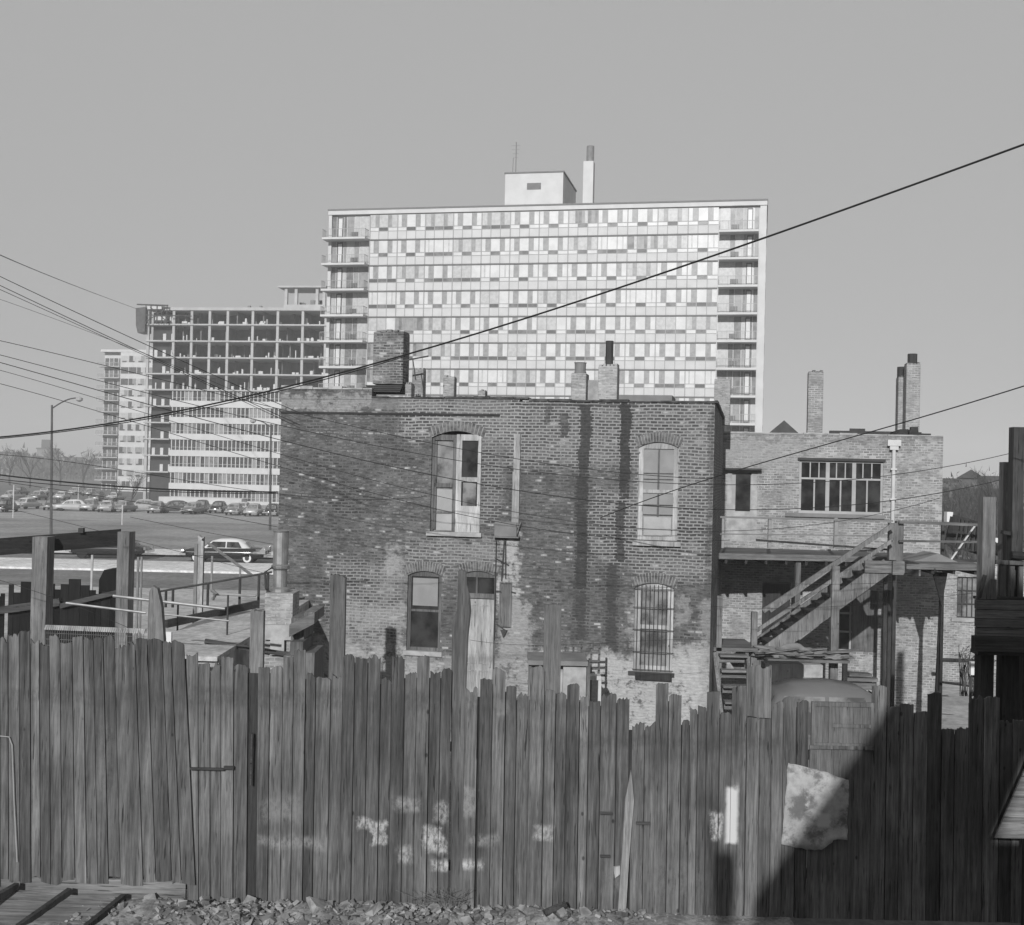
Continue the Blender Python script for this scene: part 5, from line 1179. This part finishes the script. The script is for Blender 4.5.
# ------------------------------------------------------------------ LEFT MIDDLE DISTANCE
M['beam_dark'] = m_wood('dark_beam_wood', .03, axis='x')  # near black colour along the whole beam
gt = thing('timber_gateway', 'heavy dark timber gateway, two thick posts and a sloping cross beam, at the left', 'gateway', (at(80,600,19).x, 19, 0))
q = MB(); q.pbox(31,46,537,650,19,19.3); q.v = [(x,y,z if z > 4.5 else 0) for x,y,z in q.v]; W(q, gt, 'post', M['timber'])
q = MB(); q.pbox(116,128,532,650,19.2,19.5); q.v = [(x,y,z if z > 4.5 else 0) for x,y,z in q.v]; W(q, gt, 'post', M['timber'])
q = MB(); a = at(-12,548,19.1); b = at(117,538,19.45); q.bar((a.x,19.31,a.z),(b.x,19.65,b.z),.12,.27); W(q, gt, 'beam', M['beam_dark'])
q = MB(); a = at(118,537,19.5); q.bar((a.x-.14,19.7,a.z+.05),(a.x+.05,19.7,a.z-.2),.04,.04); q.box(at(80,530,19.4).x-.03,at(80,530,19.4).x+.05,19.4,19.48,at(80,533,19.4).z,at(80,528,19.4).z); W(q, gt, 'iron_fitting', M['dark'])
M['shaded_timber'] = m_wood('painted_shade_timber', .012, rnd=.4); df = thing('board_fence', 'ragged plank fence, near black with shade in its colour, behind the timber gateway at the left', 'fence', (at(60,620,26).x, 26, 0))  # near black colour carries the shade the planks stand in
rr = random.Random(14)
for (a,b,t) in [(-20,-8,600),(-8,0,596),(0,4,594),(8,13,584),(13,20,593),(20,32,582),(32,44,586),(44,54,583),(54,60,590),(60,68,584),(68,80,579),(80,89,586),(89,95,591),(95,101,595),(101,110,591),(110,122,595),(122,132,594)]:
    q = MB(); q.pbox(a,b-.3,t+rr.uniform(-1,1),640,26+rr.uniform(0,.02),26.05); q.v = [(x,y,z if z > at(60,630,26).z else 0) for x,y,z in q.v]; W(q, df, 'board', M['shaded_timber'])
q = MB(); q.bar(at(-20,613,25.9), at(60,602,25.9), .06, .16); q.bar(at(60,606,25.9), at(118,592,25.9), .06, .1); W(q, df, 'rail', M['timber_dark_h'])
q = MB(); q.prism([(at(97,600,27).x,0),(at(125,600,27).x,0),(at(125,568,27).x,at(118,568,27).z),(at(104,570,27).x,at(104,570,27).z),(at(99,580,27).x,at(99,580,27).z)], 27, 27.6); ob = q.build('timber_stack', M['shaded_timber'], base=True); tag(ob, 'dark upright bundle of slabs leaning between fence and right gateway post', 'timber')
# horizontal loose rods
for (a,b,c,d,Y,r,lb) in ((66,603,146,613,17.5,.018,'lower pale pole lying level behind the pointed post'),(113,596,225,609,17.3,.022,'upper pale pole running behind the pointed post toward the roof'),(150,613,229,621,17.6,.014,'thin grey pole above the low roof behind the pointed post')):
    q = MB(); q.tube([at(a,b,Y), at(c,d,Y)], r, 7); tag(q.build('pole', M['metal'], base=True), lb, 'pole')
wr = thing('wire_fence', 'white twisted rail with fine wire mesh hanging under it, behind the left boards', 'fence', (at(96,640,16).x, 16, 0))
q = MB(); a = at(46,627,16); b = at(146,631,16); q.bar(a, b, .04, .055)
for k in range(46): t = k/46; p = a.lerp(b, t); q2 = a.lerp(b, t+.014); q.bar((p.x,15.97,p.z-.03),(q2.x,15.97,q2.z+.03),.012,.02)
W(q, wr, 'rail', M['whitewood'])
q = MB()
for k in range(44): t = k/44; p = a.lerp(b, t); q.tube([(p.x,16,p.z-.02),(p.x,16,1.2)], .004, 3, cap=False)
for k in range(16): q.tube([(a.x,16,a.z-.08*k-.08),(b.x,16,b.z-.08*k-.08)], .004, 3, cap=False)
W(q, wr, 'mesh', M['metal'])
q = MB(); q.pbox(158,171,632,655,15.9,15.95); tag(q.build('white_sign', M['white'], base=True), 'small white block glimpsed right of the white rail above the fence', 'board')
# low shed with light roof, pipe railings, brick stub and vent stack
sh = thing('low_shed', 'low shed with a pale gravelled flat roof and dark edge, left of the brick house', 'shed', (at(225,620,20).x, 20, 0))
r0 = at(166,618,24); r1 = at(262,593,27); 
q = MB()
Pn = [at(165,655,18.5), at(300,668,18.5), at(300,600,25), at(165,606,25)]
zR = at(215,640,20).z
xL0, xR0 = at(168,640,20).x, at(262,640,20).x
yN, yFr = 18.2, 26.5; xR1 = at(290,600,24).x
q.box(xL0, xR1, yN, yFr, 0, zR-.05); W(q, sh, 'wall', M['plaster'])
q = MB(); q.box(xL0-.1, xR1, yN-.1, yFr, zR-.049, zR+.02); W(q, sh, 'roof', m_ground('roof_gravel', .55, .8, .8, 1.15, 8.))
q = MB(); q.bar(at(166,624,22), at(258,604,24), .08, .14); W(q, sh, 'edge_beam', M['timber_dark_h'])
q = MB(); q.bar(at(205,641,19.4), at(294,655,19.4), .06, .07); W(q, sh, 'edge_board', M['timber_dark_h'])
pr = thing('pipe_railing', 'dark pipe railing rising toward the brick house above the low shed', 'railing', (at(215,600,24.5).x, 24.5, 0))
for (px,t,b) in ((173,590,620),(208,583,612),(240,577,608),(259,575,604),(268,573,600),(166,591,620)):
    q = MB(); q.tube([at(px,t,24.5), (at(px,t,24.5).x, 24.5, zR)], .028, 7); W(q, pr, 'upright', M['dark'])
q = MB(); q.tube([at(150,593,24.5), at(210,583,24.5), at(272,572,24.5)], .022, 7); W(q, pr, 'top_rail', M['dark'])
q = MB(); q.tube([at(213,594,24.3), at(256,596,24.3)], .03, 6); W(q, pr, 'lower_rail', M['pipe'])
q = MB(); q.tube([at(212,590,24.3), at(216,594,24.2), at(213,599,24.3)], .04, 6); W(q, pr, 'valve', M['midgrey'])
for (px,t,b,Y,w,mt,lb,nm) in ((201,537,609,30,.13,'whitewood','taller pale square pole standing beyond the pipe railing','pole'),(196,544,610,30.4,.08,'midgrey','darker thin pole just left of the tall pale one beyond the railing','pole'),(212,556,578,58,.09,'midgrey','short thin post between the tall pale pole and the car','pole'),(138,557,600,34,.06,'midgrey','thin pole immediately right of the gateway','pole'),(141.5,557,600,34,.05,'midgrey','second thin pole right of the gateway','pole'),(240,568,580,55,.08,'midgrey','thin post by the pavement under the rear wheel of the street car','pole'),(92,555,585,50,.08,'lightgrey','thin pale post seen through the gateway before the pavement','pole')):
    p = at(px,t,Y); q = MB(); q.box(p.x-w/2,p.x+w/2,Y,Y+w,0,p.z); tag(q.build(nm, M[mt], base=True), lb, 'pole')
q = MB(); q.bar(at(203,539,30), at(199,536,30), .2, .05); q.bar(at(208,543,29.8), at(272,590,27), .05, .05); tag(q.build('brace', M['metal'], base=True), 'slanting guy strut from the pale pole down to the vent pipe', 'strut')
for (px,py,Y,lb) in ((228,595,20.5,'bent thin rod standing on the low shed roof'),(178,604,21,'short dark iron stub on the low shed roof left side')):
    q = MB(); p = at(px,py,Y); q.tube([(p.x,Y,zR),(p.x,Y,p.z)], .018, 5); tag(q.build('rod', M['dark'], base=True), lb, 'rod')
vs_ = thing('brick_stack', 'squat pale brick stack topped by a tall grey vent pipe against the brick house corner', 'chimney', (at(280,640,19.5).x, 19.5, 0))
a = at(265,592,19.5); b = at(293,592,19.5); q = MB(); q.box(a.x, b.x, 19.5, 20.1, 0, a.z-.02); W(q, vs_, 'stack', M['ch_light'])
q = MB(); xc_ = at(280,560,19.75).x; zb_ = a.z-.02; zt_ = at(280,531,19.75).z; zm_ = at(280,567,19.75).z
q.lathe([(.16,0),(.16,.05),(.115,.08),(.115,zm_-zb_-.05),(.15,zm_-zb_-.03),(.15,zm_-zb_+.02),(.125,zm_-zb_+.04),(.125,zt_-zb_-.03),(.135,zt_-zb_)], (xc_,19.8,zb_+.002), 20); 
W(q, vs_, 'vent_pipe', M['metal'])
q = MB(); q.tube([(xc_-.1,19.65,zm_),(xc_-.22,19.65,zm_-.08),(xc_-.2,19.65,zm_-.35),(xc_-.15,19.7,zb_)], .02, 6); W(q, vs_, 'clamp', M['dark'])
q = MB(); q.pbox(270,284,640,655,19.4,19.49); q.pbox(264,291,625,640,19.42,19.495); W(q, vs_, 'render_patch', M['plaster'])
tp = thing('timber_stack', 'stepped pile of heavy beam ends between the brick stack and the house', 'timber', (at(302,640,18.5).x, 18.5, 0))
for (p0,p1,q0,q1,Y) in ((291,304,618,642,18.6),(304,315,612,622,18.6),(290,303,642,656,18.3),(283,297,656,700,18.2),(297,314,653,700,18.3)):
    q = MB(); q.pbox(p0,p1,q0,q1,Y,Y+.9); W(q, tp, 'beam', M['timber'])
q = MB(); _a = at(291,628,18.5); _b = at(316,616,18.5); q.prism([(_a.x,_a.z-.12),(_b.x,_b.z-.1),(_b.x,_b.z+.07),(_a.x,_a.z+.07)], 18.35, 18.6); W(q, tp, 'beam', M['timber_h'])
# ------------------------------------------------------------------ RIGHT DARK PORCH
pc = thing('wooden_porch', 'dark weathered wooden porch on posts at the right edge, mostly in shadow', 'porch', (at(1000,640,18).x, 18, 0))
def pw(name, mat, *boxes):
    q = MB(); 
    for b_ in boxes: q.pbox(*b_)
    W(q, pc, name, M[mat])
p_ = lambda px,py,Y: at(px,py,Y)
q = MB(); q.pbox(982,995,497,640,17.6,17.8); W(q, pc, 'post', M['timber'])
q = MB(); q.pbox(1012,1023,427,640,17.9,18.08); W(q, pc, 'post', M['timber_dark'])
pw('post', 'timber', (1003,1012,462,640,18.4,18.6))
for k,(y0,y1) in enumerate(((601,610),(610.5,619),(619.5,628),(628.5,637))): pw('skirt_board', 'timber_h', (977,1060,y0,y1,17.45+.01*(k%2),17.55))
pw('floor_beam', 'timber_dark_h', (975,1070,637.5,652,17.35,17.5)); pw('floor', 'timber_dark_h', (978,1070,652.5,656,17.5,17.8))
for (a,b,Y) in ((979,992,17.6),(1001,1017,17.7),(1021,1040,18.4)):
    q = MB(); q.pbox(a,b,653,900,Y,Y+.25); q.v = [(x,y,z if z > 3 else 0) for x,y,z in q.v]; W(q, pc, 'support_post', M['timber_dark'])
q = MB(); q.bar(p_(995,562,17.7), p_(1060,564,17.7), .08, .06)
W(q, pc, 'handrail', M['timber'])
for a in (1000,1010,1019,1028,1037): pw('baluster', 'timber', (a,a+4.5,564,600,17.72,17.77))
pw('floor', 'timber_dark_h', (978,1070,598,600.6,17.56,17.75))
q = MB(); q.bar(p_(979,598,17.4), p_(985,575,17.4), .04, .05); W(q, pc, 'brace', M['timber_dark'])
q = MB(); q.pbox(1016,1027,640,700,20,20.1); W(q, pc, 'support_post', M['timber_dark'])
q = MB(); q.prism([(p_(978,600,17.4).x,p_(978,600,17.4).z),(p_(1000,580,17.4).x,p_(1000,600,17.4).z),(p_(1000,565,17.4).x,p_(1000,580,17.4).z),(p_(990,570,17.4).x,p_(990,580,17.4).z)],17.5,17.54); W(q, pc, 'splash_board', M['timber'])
q = MB(); q.tube([p_(1011,555,17.6), p_(1024,556,17.6)], .06, 8); q.bar(p_(1002,532,17.9), p_(1011,534,17.9),.1,.05); W(q, pc, 'shelf', M['timber_dark'])
# rags hanging among the posts
p = at(973,552,27.6)
lump('rag_bundle', 'crumpled rag hung at the landing end beside the porch post', 'rag', (at(995,552,19).x, 19, at(995,556,19).z), .12, .1, .14, M['midgrey'], 12)
q = MB(); q.tube([at(941,660,30), at(976,661,30)], .05, 7); tag(q.build('pole', M['timber_dark'], base=True), 'level dark pole across the gap between low building and porch', 'pole')
q = MB(); q.tube([at(941,682,28), at(978,687,28)], .03, 6); tag(q.build('pole', M['timber_dark'], base=True), 'thinner second pole lower down in the gap beside the porch', 'pole')
q = MB(); q.pbox(971,977,662,675,24,24.1); tag(q.build('white_box', M['white'], base=True), 'small white scrap beside the leftmost porch support', 'box')
q = MB(); 
for k in range(40):
    r1_ = random.Random(k); x = at(975,668,24).x+r1_.gauss(0,.12); z = at(975,668,24).z; q.tube([(x,24.2,z-.6),(x+r1_.gauss(0,.1),24.2,z+r1_.uniform(-.2,.3)),(x+r1_.gauss(0,.2),24.1,z+r1_.uniform(-.1,.45))], .008, 3, cap=False)
q.tube([(at(975,668,24).x,24.2,0),(at(975,668,24).x,24.2,at(975,668,24).z-.2)], .03, 5)
tag(q.build('bare_shrub', M['bark'], base=True), 'scrubby bare shrub beside the leftmost support of the dark porch', 'shrub')
q = MB(); q.pbox(715,760,0,1,30,30.1) if False else None
# ground beyond porch gets a concrete pad
sheet('alley', at(940,700,27).x, 24, 24, 36.3, .014, M['yardc'])
# ------------------------------------------------------------------ WIRES
def wire(name, pts, r, label, group=None, sag=0.):
    """pts = (px,py,depth) through which the cable hangs"""
    P = [at(*p) for p in pts]; n = len(P); out = []
    ys = [(P[i]) for i in range(n)]
    xs = [p.x for p in P]
    def L(x, vals):   # Lagrange through <=4 points
        s = 0
        for i in range(n):
            t = vals[i]
            for j in range(n):
                if j != i: t *= (x-xs[j])/(xs[i]-xs[j])
            s += t
        return s
    for k in range(41):
        x = xs[0]+(xs[-1]-xs[0])*k/40; out.append((x, L(x,[p.y for p in P]), L(x,[p.z for p in P])))
    q = MB(); q.tube(out, r, 5); return tag(q.build(name, M['wire'], base=True), label, 'cable', group)
wire('overhead_cable', [(-40,440,15),(147,417,14.),(405,355,12.5),(1080,124,9)], .0095, 'thick overhead cable rising across the whole picture to the upper right')
wire('overhead_cable', [(-40,441.5,15.2),(147,419,14.2),(405,356.5,12.7)], .006, 'thin cable twinned below the thick one that rises to the upper right')
wire('overhead_cable', [(1080,368,15),(870,432,18),(690,485,21),(600,518,24)], .009, 'cable descending from the right edge across the low building to the brick house')
wire('overhead_cable', [(-40,236,60),(60,280,120),(137,309,203)], .035, 'topmost thin wire at the left ending at the unfinished tower hoist')
def span(label, pts, r=.008, Y=22.): wire('overhead_wire', [(a,b,Y) for a,b in pts], r*.62, label)
span('second wire from the top at the left edge, sloping down to the brick parapet', [(-30,262),(147,345),(300,413)], .011)
span('upper wire of the close pair sloping down from the left edge', [(-30,271),(152,357),(300,425)], .011)
span('lower wire of the close pair sloping down from the left edge', [(-30,276),(147,353.5+3),(300,428)], .009, 22.3)
span('faint wire just below the close pair at the left edge', [(-30,289),(126,346),(300,420)], .006, 23)
span('wire crossing over the tall street lamp arm, first below the faint one', [(-30,334),(147,376),(461,449),(716,479)], .01)
span('wire sweeping over both brick buildings to the tall dark post', [(-30,347),(147,393),(461,461),(1016,452)], .01)
span('doubled wire below it sweeping to the tall dark post', [(-30,354),(147,404),(432,475),(1016,476)], .012)
span('thin wire under the doubled one, ending on the low building', [(-30,362),(145,413),(455,500),(940,498)], .008)
span('lowest of the left sloping wires crossing the lamp arm', [(-30,376),(147,426),(450,512),(730,540)], .009)
span('wire near the distant woods sloping gently right', [(-30,453),(147,474),(280,494),(423,497)], .008, 21)
span('heavy black cable crossing just above the parked cars', [(-30,471),(100,485),(278,492)], .022, 21)
span('second strand twisted under the heavy black cable', [(-30,476),(100,488),(278,493.5)], .012, 20.9)
span('thin wire falling across the parked cars to the brick house', [(-30,477),(130,501),(278,527)], .008, 21)
span('fine wire falling across the vacant lot to the brick house', [(-30,500),(60,521),(200,557),(272,575)], .006, 21)
span('fine wire crossing the street car to the vent pipe', [(130,517),(200,531),(278,545)], .006, 21)
span('level fine wire along the pavement behind the gateway', [(0,553),(150,555),(278,556)], .006, 20.4)
span('wire slanting past the top of the gateway beam', [(-30,572),(60,600),(140,633)], .006, 18)
span('level thin wire across the shadow under the gallery', [(660,568),(800,584),(880,583),(1000,575)], .007, 25.5)
span('second thin wire just below across the staircase', [(660,600),(800,608),(880,603),(1000,590)], .007, 25.5)
span('thin wire from the fence posts toward the barred window', [(470,640),(560,645),(640,641),(712,640)], .006, 22)
# ------------------------------------------------------------------ the photographer's building (casts the shade at lower right)
def back(px, py, Yb=-4.):      # where the edge that shades this point of the fence stands
    p = at(px, py, FY); t = (FY-Yb)/sd.y; return (p.x-sd.x*t, p.z-sd.z*t)
b1 = back(887, 708); b2 = back(757, 894); sl_ = (b1[1]-b2[1])/(b1[0]-b2[0])
nh = thing('unseen_rear_house', 'dark timber gabled house behind the viewpoint whose roof slope shades the right of the fence', 'house', (6, -4, 0))
ex, ez_ = b2[0]-.05, b2[1]-.05*sl_; rx = 2.8; rz = b2[1]+(rx-b2[0])*sl_
wa, wb2 = back(994,840), back(1024,765); hz1 = wa[1]+1.9; hx1 = wa[0]+(wb2[0]-wa[0])*(hz1-wa[1])/(wb2[1]-wa[1])
sun_holes = [(wa[0], hx1+.02, wa[1], hz1)]  # opening added to the gable so a sun patch lands at lower right
q = MB()
yb = 0.
def gable(q, y):
    h0 = sun_holes[0]; zc = lambda x: min(b2[1]+(x-b2[0])*sl_, rz-(x-rx)*sl_*.8)
    xs = sorted([ex, h0[0], h0[1], rx, 12.]); 
    for a,b in zip(xs, xs[1:]):
        if a >= h0[0]-1e-6 and b <= h0[1]+1e-6:
            q.quad((a-6,y,0),(b-6,y,0),(b-6,y,h0[2]),(a-6,y,h0[2])); q.quad((a-6,y,h0[3]),(b-6,y,h0[3]),(b-6,y,zc(b)),(a-6,y,zc(a)))
        else: q.quad((a-6,y,0),(b-6,y,0),(b-6,y,zc(b)),(a-6,y,zc(a)))
gable(q, 0.); q.tri((wa[0]-6,0,wa[1]),(hx1-6,0,hz1),(wa[0]-6,0,hz1)); q.quad((ex-6,0,0),(ex-6,-2.4,0),(ex-6,-2.4,ez_),(ex-6,0,ez_)); q.quad((6,0,0),(6,-2.4,0),(6,-2.4,7),(6,0,7))
q.build('wall', M['timber_dark'], nh)
zr12 = rz-(12-rx)*sl_*.8
q = MB(); q.quad((ex-6,.0,ez_),(rx-6,.0,rz),(rx-6,-2.4,rz),(ex-6,-2.4,ez_)); q.quad((rx-6,.0,rz),(6,.0,zr12),(6,-2.4,zr12),(rx-6,-2.4,rz)); q.build('roof', M['tar'], nh)
pp = back(729, 858); q = MB(); q.box(pp[0]-.12-6, pp[0]+.08-6, .0, .2, 0, pp[1]); q.build('porch_post', M['timber_dark'], nh)
# unseen blocks added behind the viewpoint to cut sky fill; the sun clears them
for (x0,x1,y0,y1,h,lb) in ((-48,-21.5,-24,-8,19.,'unseen tall flat roofed block added behind the viewpoint on the left to cut sky light'),(-15,-2.6,-20,-7,8.3,'unseen lower flat roofed block added directly behind the viewpoint to cut sky light')):
    r = thing('unseen_rear_house', lb, 'house', ((x0+x1)/2, y1, 0)); w = (x1-x0)/2; q = MB(); q.box(-w,w,y0-y1,0,0,h); q.build('wall', M['brick2'], r)
    q = MB(); q.box(-w-.1,w+.1,y0-y1-.1,.1,h+.002,h+.3); q.build('roof', M['tar'], r)
    for k in range(5):
        for z in ((1.2, 4.4) if h < 10 else (1.2, 4.4, 7.6, 10.8, 14.)): q = MB(); q.box(-w+1.2+k*2.6,-w+2.1+k*2.6,.004,.05,z,z+1.6); q.build('window', M['glass'], r)
# ------------------------------------------------------------------ haze
HAZE = .0010
if HAZE:
    q = MB(); q.box(-1500, 1500, -300, 1500, -1.2, 55); hz_o = q.build('haze', [])
    t = bpy.data.materials.new('haze_air'); t.use_nodes = True; nt = t.node_tree; nt.nodes.clear(); o_ = nt.nodes.new('ShaderNodeOutputMaterial'); v_ = nt.nodes.new('ShaderNodeVolumePrincipled')
    v_.inputs['Color'].default_value = (.68,.68,.68,1); v_.inputs['Density'].default_value = HAZE; v_.inputs['Anisotropy'].default_value = -.25; nt.links.new(v_.outputs[0], o_.inputs['Volume']); hz_o.data.materials.append(t); tag(hz_o, kind='stuff')
